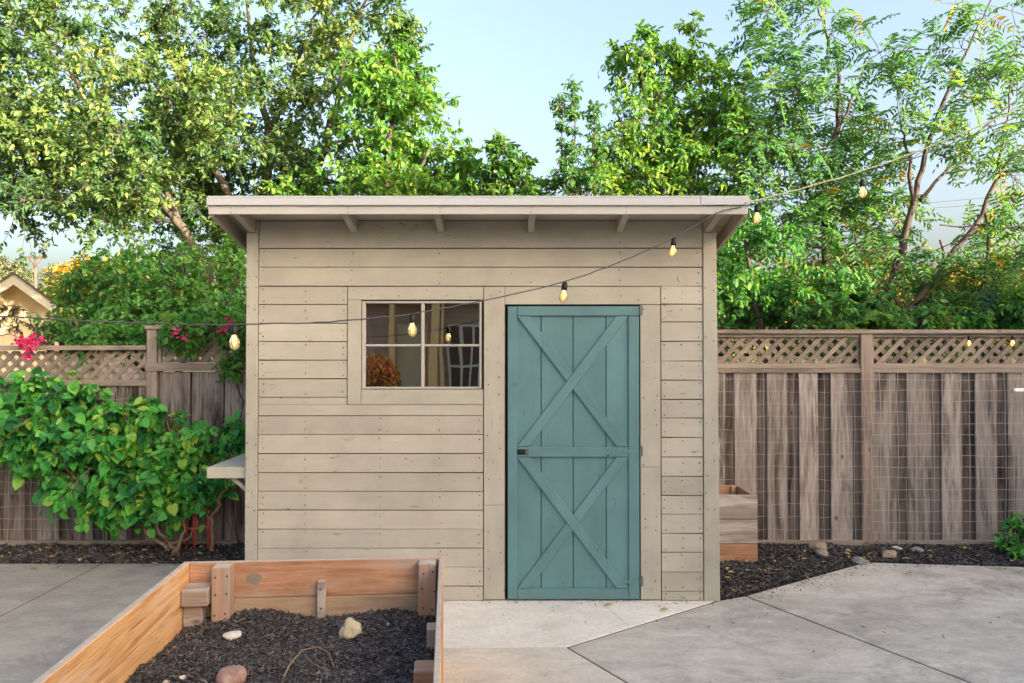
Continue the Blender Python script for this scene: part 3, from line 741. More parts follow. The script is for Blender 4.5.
# left-hand run: a low stretch, then a taller one against the shed
fl = empty('wooden_fence', (FX(148), YFN, 0), 'weathered fence left of the shed, stepping up in height at a post', 'fence')
fb, rb, la = MB(), MB(), MB()
xs = FX(147.5); xs2 = FX(158); xe = FX(300); x0 = FX(-260)
posts = [FX(-110), xs + .045]
fence_boards(fb, rb, x0, FX(-115), FZ(540), FZ(385), YFN); fence_boards(fb, rb, FX(-105), xs - .003, FZ(540), FZ(385), YFN); fence_boards(fb, rb, xs2 + .014, xe, FZ(540), FZ(372), YFN, .25, .02)
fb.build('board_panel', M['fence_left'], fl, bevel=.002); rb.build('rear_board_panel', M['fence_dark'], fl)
lattice(la, x0, xs - .002, FZ(380.5), FZ(351), YFN + .012); lattice(la, xs2 + .03, xe, FZ(362.5), FZ(333), YFN + .012, .105, .05)
la.build('lattice', M['lattice'], fl)
q = MB(); q.box(xs, xs2, YFN - .02, YFN + .07, 0, FZ(329.5)); q.build('post', M['fence_post'], fl, bevel=.004)
q = MB(); q.box(posts[0] - .045, posts[0] + .045, YFN - .02, YFN + .07, 0, FZ(349.5)); q.build('post', M['fence_post'], fl, bevel=.004)
q = MB(); q.box(x0, xs - .002, YFN - .035, YFN + .085, FZ(350.2), FZ(345.6), .5); q.build('cap_rail', M['fence_rail'], fl, bevel=.003)
q = MB(); q.box(xs - .01, xe, YFN - .035, YFN + .085, FZ(329.3), FZ(325.8), .6); q.build('cap_rail', M['fence_rail'], fl, bevel=.003)
q = MB(); q.box(x0, xs - .002, YFN - .014, YFN + .04, FZ(386), FZ(380.2), .4); q.build('middle_rail', M['fence_rail'], fl, bevel=.002)
q = MB(); q.box(xs - .004, xe, YFN - .03, YFN - .0205, FZ(371), FZ(363), .6); q.box(xs2 + .002, xe, YFN - .02, YFN + .04, FZ(371), FZ(363), .5); q.box(xs2 + .002, xe, YFN - .004, YFN + .04, FZ(333.2), FZ(329.6), .5); q.box(xs2 + .002, xs2 + .028, YFN - .006, YFN + .036, FZ(362.8), FZ(333.4), .5)
q.build('middle_rail', M['fence_rail'], fl, bevel=.002)
q = MB(); q.box(x0, xe, YFN - .03, YFN + .02, FZ(547.5), FZ(540.2), .45); q.build('bottom_rail', M['fence_rail'], fl, bevel=.003)
mesh_panel(x0, xs, FZ(541), FZ(388), YFN - .03, fl, .0019, .10, .10)

# white pipe end poking in by the right fence
o = MB(); a, c = at(1013, 390.5, 6.45), at(1120, 386, 6.45); o.tube([a, a + (c - a) * .03, a + (c - a) * .0301, c], [.019, .019, .016, .016], 10); o = o.build('pipe', M['pvc'], None, smooth=True)
tag(o, 'short white pipe end projecting in front of the right fence', 'pipe')

# ================================================================= PAVING AND BEDS
G = lambda px, py: (ground(px, py).x, ground(px, py).y)
A0, A1, A2, A3 = G(719, 600), G(567, 647), G(865, 562), G(1024, 566.5)
def ext(p, q, t): return (p[0] + (q[0] - p[0]) * t, p[1] + (q[1] - p[1]) * t)
def shrink(poly, d):
    c = Vector((0, 0)); n = len(poly); out = []
    a = sum(poly[i][0] * poly[(i + 1) % n][1] - poly[(i + 1) % n][0] * poly[i][1] for i in range(n))
    if a < 0: poly = poly[::-1]
    for i in range(n):
        p0, p1, p2 = Vector(poly[i - 1]), Vector(poly[i]), Vector(poly[(i + 1) % n])
        e1, e2 = (p1 - p0).normalized(), (p2 - p1).normalized()
        n1, n2 = Vector((-e1.y, e1.x)), Vector((-e2.y, e2.x)); b_ = (n1 + n2)
        b_ = b_ / max(b_.dot(n1), .3)
        out.append(tuple(p1 + b_ * d))
    return out
def pave(poly, m, z=0.0, d=.007):
    b = MB(); b.slab(shrink(poly, d), -.09, z, .5); o = b.build('patio', m, None, bevel=.003); o['kind'] = 'structure'; return o
jx = -3.16
pB0, pB1 = G(745, 595.5), G(973, 683)
pA1 = G(628, 683)
FARA = ext(A1, pA1, 12.0); FARB = ext(pB0, pB1, 5.5)
pave([(-14, -3.5), (jx, -3.5), (jx, 6.04), (-14, 6.02)], M['conc_left'])
pave([(jx, -3.5), (-1.25, -3.5), (-1.25, 6.04), (jx, 6.04)], M['conc_left'])
pave([(-1.25, 4.30), A1, A0, (A0[0], 5.36), (-1.25, 5.36)], M['conc_white'], .001, .006)
pave([(-1.25, -3.5), (FARA[0], FARA[1]), A1, (-1.25, 4.30)], M['conc_front'], 0, .006)
pave([A1, FARA, FARB, pB0, A0], M['conc_right'], -.002, .008)
pave([pB0, FARB, (14, -3.5), (14, 5.2), (6.0, 5.75), A3, ext(A2, A3, .35), A2], M['conc_right'], -.001, .008)
jf = MB()
def strip(p, q, w=.011, z=-.005):
    d = Vector((q[0] - p[0], q[1] - p[1])).normalized(); n_ = Vector((-d.y, d.x)) * w
    jf.slab([(p[0] - n_.x, p[1] - n_.y), (q[0] - n_.x, q[1] - n_.y), (q[0] + n_.x, q[1] + n_.y), (p[0] + n_.x, p[1] + n_.y)], -.05, z)
strip((jx, -3.4), (jx, 6.02)); strip((-1.25, -3.4), (-1.25, 5.3)); strip((-1.24, 4.30), A1, .009, -.0055); strip(A1, A0, .010, -.006); strip(A1, FARA, .010, -.0065); strip(pB0, FARB, .011, -.007)
o = jf.build('joint_filling', M['joint'], None); o['kind'] = 'structure'
def patio_side(x, y):
    """signed distance to the right patio's outer edge, positive on the planting bed"""
    def sd(p, q):
        ex, ey = q[0] - p[0], q[1] - p[1]; l = math.hypot(ex, ey); return (-(x - p[0]) * ey + (y - p[1]) * ex) / l
    d1 = sd(A0, A2); d2 = sd(A2, A3); d3 = sd(A3, (6.0, 5.75))
    return min(d1, d2, d3) if False else (d1 if x < A2[0] else (d2 if x < A3[0] else d3))
# base ground
gnd = MB(); gnd.add([(-300, -300, -.10), (300, -300, -.10), (300, 300, -.10), (-300, 300, -.10)], [(0, 1, 2, 3)]); o = gnd.build('ground', M['soil'], None); o['kind'] = 'structure'

rng = np.random.default_rng(5)
def heights(x, y):
    if x < 0:
        d = y - 6.04
    else:
        d = patio_side(x, y)
    h = -.002 + .010 * max(0, min(1, d / .25)) + .020 * mnoise.noise(Vector((x * 5, y * 5, 1.3))) * max(0, min(1, d / .1)) + .010 * mnoise.noise(Vector((x * 19, y * 19, 4)))* max(0, min(1, d / .1))
    return h if d > -.01 else -.05
def grid_bed(mb, x0, x1, y0, y1, step, hf):
    nx, ny = int((x1 - x0) / step) + 1, int((y1 - y0) / step) + 1
    vs = [(x0 + (x1 - x0) * i / (nx - 1), y0 + (y1 - y0) * j / (ny - 1), 0) for j in range(ny) for i in range(nx)]
    vs = [(x, y, hf(x, y)) for x, y, _ in vs]
    fs = [(j * nx + i, j * nx + i + 1, (j + 1) * nx + i + 1, (j + 1) * nx + i) for j in range(ny - 1) for i in range(nx - 1)]
    mb.add(vs, fs, .5)
def chips(mb, n, sample, hf, lmin, lmax, mi=1):
    for _ in range(n):
        x, y = sample(); z = hf(x, y)
        if z < -.03 and hf is heights: continue
        l = random.uniform(lmin, lmax) * (1.6 if random.random() < .06 else 1.0); w = l * random.uniform(.14, .34)
        d = Vector((random.gauss(0, 1), random.gauss(0, 1), random.gauss(0, .38))).normalized()
        s = d.cross(Vector((random.gauss(0, .5), random.gauss(0, .5), 1))).normalized(); nn = s.cross(d)
        p = Vector((x, y, z + random.uniform(0, .012)))
        th = w * .45
        a, c = p - d * l / 2, p + d * l / 2
        mb.add([a - s * w / 2, c - s * w * .3, c + s * w * .3, a + s * w / 2, p + nn * th - s * w * .2, p + nn * th + s * w * .2], [(0, 1, 4), (1, 2, 5, 4), (2, 3, 5), (3, 0, 4, 5)], min(1, max(0, random.betavariate(1.7, 1.9))) if random.random() > .035 else random.uniform(.9, 1), mi)
random.seed(31)
mu = MB()
grid_bed(mu, -9, -1.70, 6.02, 6.68, .05, heights)
chips(mu, 9000, lambda: (random.uniform(-5.0, -1.72), random.uniform(6.045, 6.62)), heights, .018, .05)
o = mu.build('mulch', [M['mulch'], M['chip']], None); tag(o, kind='stuff')
mu = MB()
grid_bed(mu, 1.30, 7.5, 5.06, 6.68, .05, heights)
def smp():
    while True:
        x, y = random.uniform(1.37, 5.6), random.uniform(5.1, 6.6)
        if patio_side(x, y) > .004: return x, y
chips(mu, 17000, smp, heights, .016, .042)
o = mu.build('mulch', [M['mulch'], M['chip']], None); tag(o, kind='stuff')
cr_mb = MB(); random.seed(67)
def crumb_spots():
    r = random.random()
    if r < .42:
        t = random.random(); d = abs(random.gauss(0, .10)); p = ext(A0, A2, t); return p[0] + d * .6, p[1] - d * .8
    if r < .62:
        t = random.random(); return A2[0] + t * 1.6, A2[1] - .05 - abs(random.gauss(0, .09))
    if r < .80: return random.uniform(-4.5, -1.8), 6.03 - abs(random.gauss(0, .10))
    if r < .92: return random.uniform(-.45, 1.3), D_ - .02 - abs(random.gauss(0, .05))
    return random.uniform(-.3, 3.5), random.uniform(3.6, 5.6)
for _ in range(800):
    x, y = crumb_spots(); chips(cr_mb, 1, lambda: (x, y), lambda a_, b_: .002, .006, .022)
o = cr_mb.build('soil_crumbs', [M['mulch'], M['chip']], None); tag(o, kind='stuff')
# fallen leaves on the beds
P, D, N, L, W, T = [], [], [], [], [], []
for _ in range(190):
    if random.random() < .68: x, y = smp()
    else: x, y = random.uniform(-4.4, -1.8), random.uniform(6.08, 6.5)
    P.append((x, y, heights(x, y) + .018)); D.append((random.gauss(0, 1), random.gauss(0, 1), random.gauss(0, .25))); N.append((random.gauss(0, .3), random.gauss(0, .3), 1))
    L.append(random.uniform(.025, .06)); W.append(L[-1] * random.uniform(.4, .7)); T.append(random.random())
for (px, py) in ((1017, 573), (995, 570), (700, 590), (905, 575), (660, 612), (30, 570), (150, 566), (604, 607)):
    g_ = ground(px, py); P.append((g_.x, g_.y, .012)); D.append((1, .3, .1)); N.append((0, 0, 1)); L.append(.06); W.append(.035); T.append(.5)
o = leaves('fallen_leaves', np.array(P), np.array(D, float), np.array(N, float), np.array(L), np.array(W), np.array(T), M['litter'], None); tag(o, kind='stuff')

def rock(name, c, rad, mat, seed, label, cat, group=None, flat=.6):
    bm = bmesh.new(); bmesh.ops.create_icosphere(bm, subdivisions=3, radius=1)
    for v in bm.verts:
        n = mnoise.noise(v.co * 1.3 + Vector((seed * 7.1, seed, 0))) * .38 + mnoise.noise(v.co * 3.4 + Vector((seed, seed * 3, 2))) * .12
        v.co *= 1 + n
        v.co.x *= rad[0]; v.co.y *= rad[1]; v.co.z *= rad[2]
    me = bpy.data.meshes.new(name); bm.to_mesh(me); bm.free()
    a_ = me.attributes.new('tint', 'FLOAT', 'FACE'); a_.data.foreach_set('value', [.5] * len(me.polygons))
    me.polygons.foreach_set('use_smooth', [True] * len(me.polygons)); me.materials.append(mat)
    o = bpy.data.objects.new(name, me); COL.objects.link(o); o.location = c; o.rotation_euler = (0, 0, seed * 1.3)
    return tag(o, label, cat, group)
def stone_mat(name, c1, c2, sc=14): 
    g = NG(name); n = g.noise(g.obj(), sc, 6, .7, .4); g.pbr(g.ramp(n, [(.32, c1), (.68, c2)]), .85, g.bump(n, .7, .012), .3); return g.m
M['st_tan'] = stone_mat('tan_stone', (0.22, 0.165, 0.115), (0.42, 0.335, 0.245)); M['st_grey'] = stone_mat('grey_stone', (0.17, 0.16, 0.145), (0.36, 0.335, 0.30)); M['st_white'] = stone_mat('white_stone', (0.50, 0.45, 0.37), (0.72, 0.68, 0.60))
M['st_brick'] = stone_mat('pinkish_stone', (0.28, 0.11, 0.085), (0.47, 0.36, 0.28), 9); M['st_pale'] = stone_mat('pale_yellow_stone', (0.40, 0.33, 0.20), (0.60, 0.52, 0.38))
SG = 'stones edging the right planting bed'
for i, (px, py, rx, ry, rz, mt, lab) in enumerate((
    (818.5, 546, .088, .06, .050, 'st_tan', 'flat tan stone leaning on the fence bottom rail, topmost of a pair'),
    (822, 552.5, .075, .06, .040, 'st_grey', 'grey stone lying just below the flat tan stone by the fence'),
    (859, 559, .075, .055, .030, 'st_grey', 'low grey slab stone at the point of the concrete patio'),
    (888.5, 553, .085, .06, .042, 'st_tan', 'wide tan stone half buried in mulch right of the fence post'),
    (897, 547, .055, .04, .026, 'st_white', 'small white stone behind the wide tan stone'),
    (917, 548.5, .065, .045, .030, 'st_grey', 'rounded grey stone against the fence, rightmost of the edging stones'),
    (848, 549, .03, .025, .02, 'st_tan', 'tiny tan pebble stone between the paired stones and the fence post'))):
    g_ = ground(px, py + 2, .02); rock('stone', (g_.x, g_.y, .016 + rz * .25), (rx * .82, ry * .8, rz * .8), M[mt], i + 2.3, lab, 'stone', SG)

# wooden planter box beside the shed
YP = 6.06
pb = empty('planter_box', (at(738, 500, YP).x, YP, 0), 'tall weathered timber planter box squeezed beside the shed corner', 'planter')
xa, xb = 1.39, at(757.5, 500, YP).x; PZ = lambda py: at(512, py, YP).z
zz = [0.0, PZ(544), PZ(519.5), PZ(495)]; YP2 = 6.53
for i, m in ((0, 'cedar'), (1, 'grey_wood'), (2, 'grey_wood')):
    q = MB(); q.box(xa, xb, YP, YP + .035, zz[i] + .002, zz[i + 1] - .002, (.55, .45, .35)[i]); 
    o = q.build('front_board', M[m], pb, bevel=.003)
    if i == 0: o['label'] = 'newer orange bottom board'
for x0, x1 in ((xa, xa + .035), (xb - .035, xb)):
    q = MB()
    for i in range(3): q.box(x0, x1, YP + .036, YP2 - .036, zz[i] + .002, zz[i + 1] - .002)
    q.build('side_board', M['cedar_low'], pb, bevel=.003)
q = MB()
for i in range(3): q.box(xa, xb, YP2 - .035, YP2, zz[i] + .002, zz[i + 1] - .002)
q.build('back_board', M['cedar'], pb, bevel=.003)
q = MB(); xq = at(735.5, 490, 6.4).x; q.box(xq - .018, xq + .018, YP2 - .07, YP2 - .036, 0, zz[3] - .004); q.build('stake', M['cedar_low'], pb, bevel=.003)
q = MB(); q.box(xa + .036, xb - .036, YP + .036, YP2 - .08, .03, zz[3] - .22); q.build('soil', M['mulch'], pb)

# ================================================================= RAISED BED (front)
YR = 4.0; ang = math.atan(-60 / F)
cl_, cr_ = at(182, 563, YR), at(443.5, 560.3, YR + .108)
ZT = at(182, 563, YR).z
ux = Vector((cr_.x - cl_.x, cr_.y - cl_.y, 0)); WR = ux.length; ux.normalize()
rzb = math.atan2(ux.y, ux.x)
bed = empty('raised_bed', (cl_.x, cl_.y, 0), 'large raised garden bed of orange cedar planks in the foreground', 'raised bed', rz=rzb)
LB = 2.15; TH = .034; TS = .024
MW = Matrix.Translation((cl_.x, cl_.y, 0)) @ Matrix.Rotation(rzb, 4, 'Z')
def loc(px, py, z):                       # pixel on height z -> bed-local coordinates
    g_ = ground(px, py, z); return MW.inverted() @ g_
h3 = ZT / 3
ph = (0.0, ZT - 2 * .187, ZT - .187, ZT)
for i in range(3):
    q = MB(); q.box(TH + .001, WR - TS - .001, 0, TH, ph[i] + (.0015 if i else 0), ph[i + 1] - .0015, (.3, .35, .62)[i]); q.build('back_plank', M['cedar_low' if i < 2 else 'cedar'], bed, bevel=.003, local=True)
    q = MB(); q.box(0, TH, -LB, TH, ph[i] + (.0015 if i else 0), ph[i + 1] - .0015, (.55, .5, .6)[i]); q.build('side_plank', M['cedar_y'], bed, bevel=.003, local=True)
    q = MB(); q.box(WR - TS, WR, -LB, TH, ph[i] + (.0015 if i else 0), ph[i + 1] - .0015, (.45, .4, .5)[i]); q.build('side_plank', M['cedar_y'], bed, bevel=.003, local=True)
    q = MB(); q.box(TH + .001, WR - TH - .001, -LB, -LB + TH, ph[i] + (.0015 if i else 0), ph[i + 1] - .0015, .5); q.build('front_plank', M['cedar'], bed, bevel=.003, local=True)
q = MB(); q.box(.172, .262, -.093, -.002, .0, ZT - .004, .55); q.build('corner_post', M['cedar_v'], bed, bevel=.005, local=True)
q = MB(); q.box(WR - TH - .095, WR - TH - .003, -.09, -.002, 0, ZT - .008, .35); q.build('corner_post', M['cedar_v'], bed, bevel=.005, local=True)
lx = loc(322, 590, .4).x
q = MB(); q.box(lx - .02, lx + .02, -.042, -.002, 0, ZT - .10, .45); q.build('stake', M['grey_wood'], bed, bevel=.003, local=True)
q = MB(); q.box(TH + .003, .165, -.13, -.004, ZT - .185, ZT - .10, .45); q.box(TH + .004, .13, -.10, -.006, .1, ZT - .187, .2); q.build('corner_block', M['grey_wood'], bed, bevel=.004, local=True)
q = MB(); q.box(WR - TS - .050, WR - TS - .002, -.50, -.40, 0, ZT - .20, .4); q.build('stake', M['cedar_v'], bed, bevel=.003, local=True)
q = MB(); q.box(WR - TS - .09, WR - TS - .002, -.94, -.82, ZT - .31, ZT - .21, .6); q.build('corner_block', M['cedar'], bed, bevel=.006, local=True)
sc_ = MB()
for x_ in (.19, .245, WR - TS - .08, WR - TS - .03, lx - .006):
    for z_ in (ZT - .05, ZT - .14, ZT - .235):
        x2 = x_ + random.uniform(-.008, .008); z2 = z_ + random.uniform(-.01, .01)
        yf = -.0945 if x_ < .3 else (-.0915 if x_ > 1 else -.0435)
        if not (x_ < 1 and x_ > .3 and z_ > ZT - .11): sc_.prism([(x2 + .006 * math.cos(a), z2 + .006 * math.sin(a)) for a in range(6)], yf, yf + .003)
o = sc_.build('screw_heads', M['nail'], bed, local=True); o['kind'] = 'stuff'
pc = MB(); k = loc(239, 578, ZT - .09); pc.prism([(.36 + .042 * math.cos(a * .55), ZT - .088 + .030 * math.sin(a * .55) * (1 + .2 * math.sin(a * 3))) for a in range(11)], -.0015, .002); pc.build('knot_patch', M['patch'], bed, local=True)

M['worn_top'] = plain('bleached_top_edge', (0.47, 0.39, 0.315), 0.8, noise_amt=0.35, nscale=30)
for o in bed.children:
    if 'plank' in o.name or 'post' in o.name or 'stake' in o.name:
        o.data.materials.append(M['worn_top'])
        zmax = max(v.co.z for v in o.data.vertices)
        if zmax > ZT - .22:
            for p in o.data.polygons:
                if p.normal.z > .9 and p.center.z > zmax - .004: p.material_index = 1
ZSOIL = .275
def bedh(x, y):                          # local height of the soil
    return ZSOIL + .035 * mnoise.noise(Vector((x * 2.2, y * 2.2, 3))) + .018 * mnoise.noise(Vector((x * 7, y * 7, 8))) + .035 * math.exp(-((x - 1.05) ** 2 + (y + .12) ** 2) / .05) + .045 * math.exp(-((x - .42) ** 2 + (y + .05) ** 2) / .03) + .03 * math.exp(-((x - .75) ** 2 + (y + .75) ** 2) / .05) - .02
random.seed(41)
sl = MB(); grid_bed(sl, TH + .002, WR - TH - .002, -LB + TH + .002, -.002, .03, bedh)
chips(sl, 30000, lambda: (random.uniform(TH + .01, WR - TH - .01), -random.uniform(.005, 1.0)), bedh, .009, .026)
chips(sl, 5000, lambda: (random.uniform(TH + .01, WR - TH - .01), -random.uniform(1.0, LB - .06)), bedh, .015, .04)
o = sl.build('mulch', [M['mulch'], M['chip']], None, local=True); o.matrix_world = MW; tag(o, kind='stuff')
def on_bed(px, py):
    l = loc(px, py, ZSOIL); l.z = bedh(l.x, l.y); return MW @ l
for (px, py, rad, mt, sd_, lab) in (
    (233, 636, (.055, .034, .022), 'st_white', 3.1, 'flat white stone near the back left corner of the raised bed'),
    (351, 635, (.058, .045, .058), 'st_pale', 5.2, 'pointed pale yellow rock standing in the raised bed soil'),
    (232, 680, (.088, .062, .040), 'st_brick', 6.4, 'pinkish rounded stone at the front of the raised bed'),
    (183, 679, (.020, .016, .012), 'st_white', 7.7, 'little white pebble left of the pinkish stone'),
    (166, 682, (.017, .015, .011), 'st_pale', 8.9, 'little tan pebble beside the left plank of the raised bed'),
    (388, 626.5, (.012, .012, .009), 'st_white', 9.3, 'white pebble below the back plank, right of the thin stake'),
    (300, 646, (.013, .010, .008), 'st_pale', 4.6, 'tan pebble in the middle of the raised bed soil')):
    w = on_bed(px, py); rock('stone', (w.x, w.y, w.z + rad[2] * .42), tuple(r_ * .88 for r_ in rad), M[mt], sd_, lab, 'stone', 'stones lying in the raised bed')
q = MB()
pts = [on_bed(*p) for p in ((282, 681), (290, 672), (302, 661), (317, 654), (329, 656), (334, 664))]
q.tube([p + Vector((0, 0, h)) for p, h in zip(pts, (.0, .03, .05, .055, .04, .01))], [.004, .0036, .0034, .003, .0026, .002], 6, .6)
pts2 = [on_bed(*p) for p in ((302, 661), (312, 668), (330, 672))]
q.tube([p + Vector((0, 0, h)) for p, h in zip(pts2, (.05, .035, .01))], [.0026, .002, .0014], 5, .4)
o = q.build('twig', M['stem'], None, smooth=True); tag(o, 'arched dry tan twig lying on the raised bed mulch', 'twig')

# ================================================================= STRING LIGHTS
def sag_line(ctrl, sub, rng_):
    pts = [(Vector(p), 1.0) for p in ctrl]; return [p for p, r in smooth_line(pts, sub, rng_, 0.0015)]
rg = np.random.default_rng(3)
def bulb_meshes():
    s_ = MB(); s_.lathe([(.0, .004), (.010, .004), (.011, -.002), (.016, -.006), (.0165, -.040), (.015, -.043), (0, -.043)], (0, 0, 0), 12)
    g_ = MB(); g_.lathe([(.011, -.042), (.013, -.050), (.021, -.066), (.0245, -.082), (.023, -.098), (.015, -.110), (.006, -.115), (.0005, -.116)], (0, 0, 0), 16)
    f_ = MB(); 
    for k in range(4):
        a = k * math.pi / 2 + .4; f_.tube([(.004 * math.cos(a), .004 * math.sin(a), -.046), (.009 * math.cos(a), .009 * math.sin(a), -.07), (.004 * math.cos(a + .5), .004 * math.sin(a + .5), -.096)], .0012, 4)
    return s_, g_, f_
def make_string(label, ctrl, bulbs, base, extra_cable=None, sc=1.0):
    root = empty('string_lights', base, label, 'string lights')
    q = MB(); q.tube(sag_line(ctrl, 8, rg), .0034, 6, .5); q.build('cable', M['bulb_wire'], root, smooth=True)
    if extra_cable:
        q = MB(); q.tube(sag_line(extra_cable, 8, rg), .0050, 6, .5); q.build('support_cable', M['rope'], root, smooth=True)
    first = None
    for (p, tilt) in bulbs:
        if first is None:
            s_, g_, f_ = bulb_meshes()
            bo = s_.build('bulb', M['black_metal'], root, smooth=True, local=True)
            gl_ = g_.build('bulb_glass', M['bulb'], bo, smooth=True, local=True); fi = f_.build('filament', M['filament'], bo, local=True)
            first = (bo, gl_, fi)
        else:
            bo = first[0].copy(); COL.objects.link(bo); bo.parent = root
            for ch in first[1:]:
                c2 = ch.copy(); COL.objects.link(c2); c2.parent = bo
        bo.location = Vector(p) - Vector(base); bo.rotation_euler = (0, tilt, 0); bo.scale = (sc,) * 3
    return root
cor = at(722, 211, YF - .025)
ctrl = [at(-70, 312, 3.2), at(0, 316.5, 3.3), at(110, 322, 3.45), at(234, 324.3, 3.65), at(330, 321.5, 3.85), at(412, 313.5, 4.05), at(490, 299, 4.25), at(565, 281.5, 4.45), at(625, 260, 4.60), at(674, 237.5, 4.70), at(708, 218, 4.76), cor,
        at(757, 204.5, 4.82), at(800, 196, 4.86), at(862, 178, 4.92), at(930, 152, 4.98), at(1040, 108, 5.1)]
bl = [(at(234, 325.5, 3.65), -.03), (at(412, 314.5, 4.05), -.03), (at(565, 282.5, 4.45), .12), (at(674, 238.5, 4.70), .1), (at(757, 205.5, 4.82), 0), (at(862, 180, 4.92), -.05)]
make_string('string of clear filament bulbs looping from the left across the shed to its roof corner', ctrl, bl, cor, [at(745, 203, YF - .02), at(800, 189, 4.86), at(880, 165, 4.95), at(950, 138, 5.0), at(1050, 96, 5.1)])
base2 = at(969, 336, 6.5)
make_string('short run of lit bulbs strung under the right fence cap', [at(900, 333.6, 6.53), at(940, 334.3, 6.53), at(969, 336, 6.53), at(1013, 335.6, 6.53), at(1060, 334.5, 6.53), at(1110, 335, 6.53)], [(at(969, 336.2, 6.53), 0), (at(1013, 335.8, 6.53), .1)], base2, None, .8)

# ================================================================= RED PLANT STAND
q = MB(); Ys = 6.28
def P_(px, py, dy=0): return at(px, py, Ys + dy)
rs = empty('plant_stand', at(203, 545, Ys), 'small faded red metal plant stand under the leafy shrub by the shed', 'plant stand')
for (px, dy) in ((193.8, .02), (208.3, 0), (165, 0.02), (186.5, .14)):
    q = MB(); q.tube([P_(px, 500, dy), P_(px + .4, 548, dy)], .011, 8); q.build('leg', M['red_metal'], rs, smooth=True)
q = MB(); q.tube([P_(184, 529), P_(209, 527.5)], .010, 8); q.tube([P_(165, 515, .02), P_(194, 514, .02)], .009, 8); q.tube([P_(165, 503, .02), P_(208, 501)], .009, 8); q.build('crossbar', M['red_metal'], rs, smooth=True)

# ================================================================= VEGETATION
Z3 = np.zeros(3)
ST_oak = dict(vary=.28, clump_r=.42, twigs=14, leaves=22, droop=.18, hang=.2, L=.072, wr=.52, mat=M['lf_oak'], bark=M['bark'], up=.2, face=np.array((.25, -.35, 0)))
tree('oak_tree', 'big spreading olive-green tree with pale limbs rising behind the left of the shed', 'tree', (at(235, 400, 9.6).x, 9.6, 0),
  [[(238, 545, 9.6, .17), (232, 420, 9.6, .15), (222, 330, 9.6, .13), (204, 272, 9.6, .070), (178, 222, 9.5, .055), (150, 190, 9.3, .040), (110, 184, 9.0, .03), (60, 170, 8.8, .015)],
   [(222, 330, 9.6, .11), (240, 240, 9.8, .066), (226, 190, 9.9, .052), (205, 150, 10, .04), (193, 112, 10, .04), (178, 50, 10, .025), (165, -10, 10, .012)],
   [(232, 400, 9.6, .12), (262, 260, 10.1, .08), (268, 170, 10.2, .06), (266, 110, 10.2, .045), (252, 50, 10.2, .03), (245, -20, 10.2, .015)],
   [(240, 400, 9.6, .11), (288, 230, 9.9, .07), (318, 165, 9.8, .05), (334, 110, 9.8, .036), (352, 40, 9.8, .024), (372, -20, 9.8, .012)],
   [(268, 150, 10.2, .04), (290, 80, 10.3, .03), (310, 30, 10.3, .018), (330, -20, 10.3, .01)],
   [(178, 222, 9.5, .05), (150, 160, 9.2, .035), (100, 110, 9.0, .022), (50, 50, 8.8, .012)]],
  [(105, 90, 150, 100, 9.4, 1.0, 52), (55, 165, 90, 60, 8.9, .7, 28), (250, 70, 110, 90, 10.0, 1.0, 34), (180, 165, 110, 60, 10.5, .6, 34), (338, 45, 70, 70, 9.9, .6, 16), (265, 190, 90, 60, 9.9, .8, 18, .4, -.1), (110, 205, 60, 22, 9.0, .5, 8, .34), (20, 60, 70, 90, 9.2, .9, 18, .42, -.12), (395, 30, 40, 34, 9.9, .4, 5, .3), (340, 150, 40, 30, 9.9, .5, 4, .34)],
  ST_oak, 1)
ST_mp = dict(clump_r=.36, twigs=11, leaves=13, droop=.35, hang=.5, L=.09, wr=.55, mat=M['lf_bright'], bark=M['bark_dark'], up=.2)
tree('leafy_tree', 'mid-green tree with hanging leaves between the olive tree and the open sky', 'tree', (at(385, 400, 9.0).x, 9.0, 0),
  [[(390, 545, 9.0, .09), (388, 330, 9.0, .07), (384, 220, 9.0, .05), (390, 140, 9.0, .035), (395, 80, 9.0, .02), (398, 50, 9, .01)], [(386, 240, 9.0, .045), (410, 190, 9.0, .03), (430, 150, 9.0, .015)]],
  [(392, 120, 42, 65, 9.0, .5, 22), (425, 170, 48, 34, 9.0, .5, 14), (390, 190, 60, 30, 9.0, .5, 14), (330, 195, 50, 22, 9.2, .5, 8), (470, 185, 40, 20, 9.1, .4, 9), (388, 82, 30, 40, 9.0, .4, 8)], ST_mp, 2)
ST_sap = dict(clump_r=.17, twigs=6, leaves=9, droop=.25, hang=.7, L=.085, wr=.42, mat=M['lf_maple'], bark=M['bark_dark'], up=.9)
tree('sapling', 'two-pronged young tree poking just above the middle of the shed roof', 'tree', (at(505, 400, 8.6).x, 8.6, 0),
  [[(505, 545, 8.6, .03), (503, 250, 8.6, .022), (500, 190, 8.6, .016), (497, 134, 8.6, .004)], [(503, 250, 8.6, .018), (520, 190, 8.6, .012), (522, 156, 8.6, .005)]],
  [(498, 168, 8, 32, 8.6, .12, 12), (520, 180, 9, 22, 8.6, .12, 7), (540, 190, 16, 8, 8.6, .2, 4), (480, 190, 14, 8, 8.6, .2, 4)], ST_sap, 3)
ST_sap2 = dict(ST_sap, L=.062, wr=.38, clump_r=.11, twigs=5, leaves=8, mat=M['lf_walnut'])
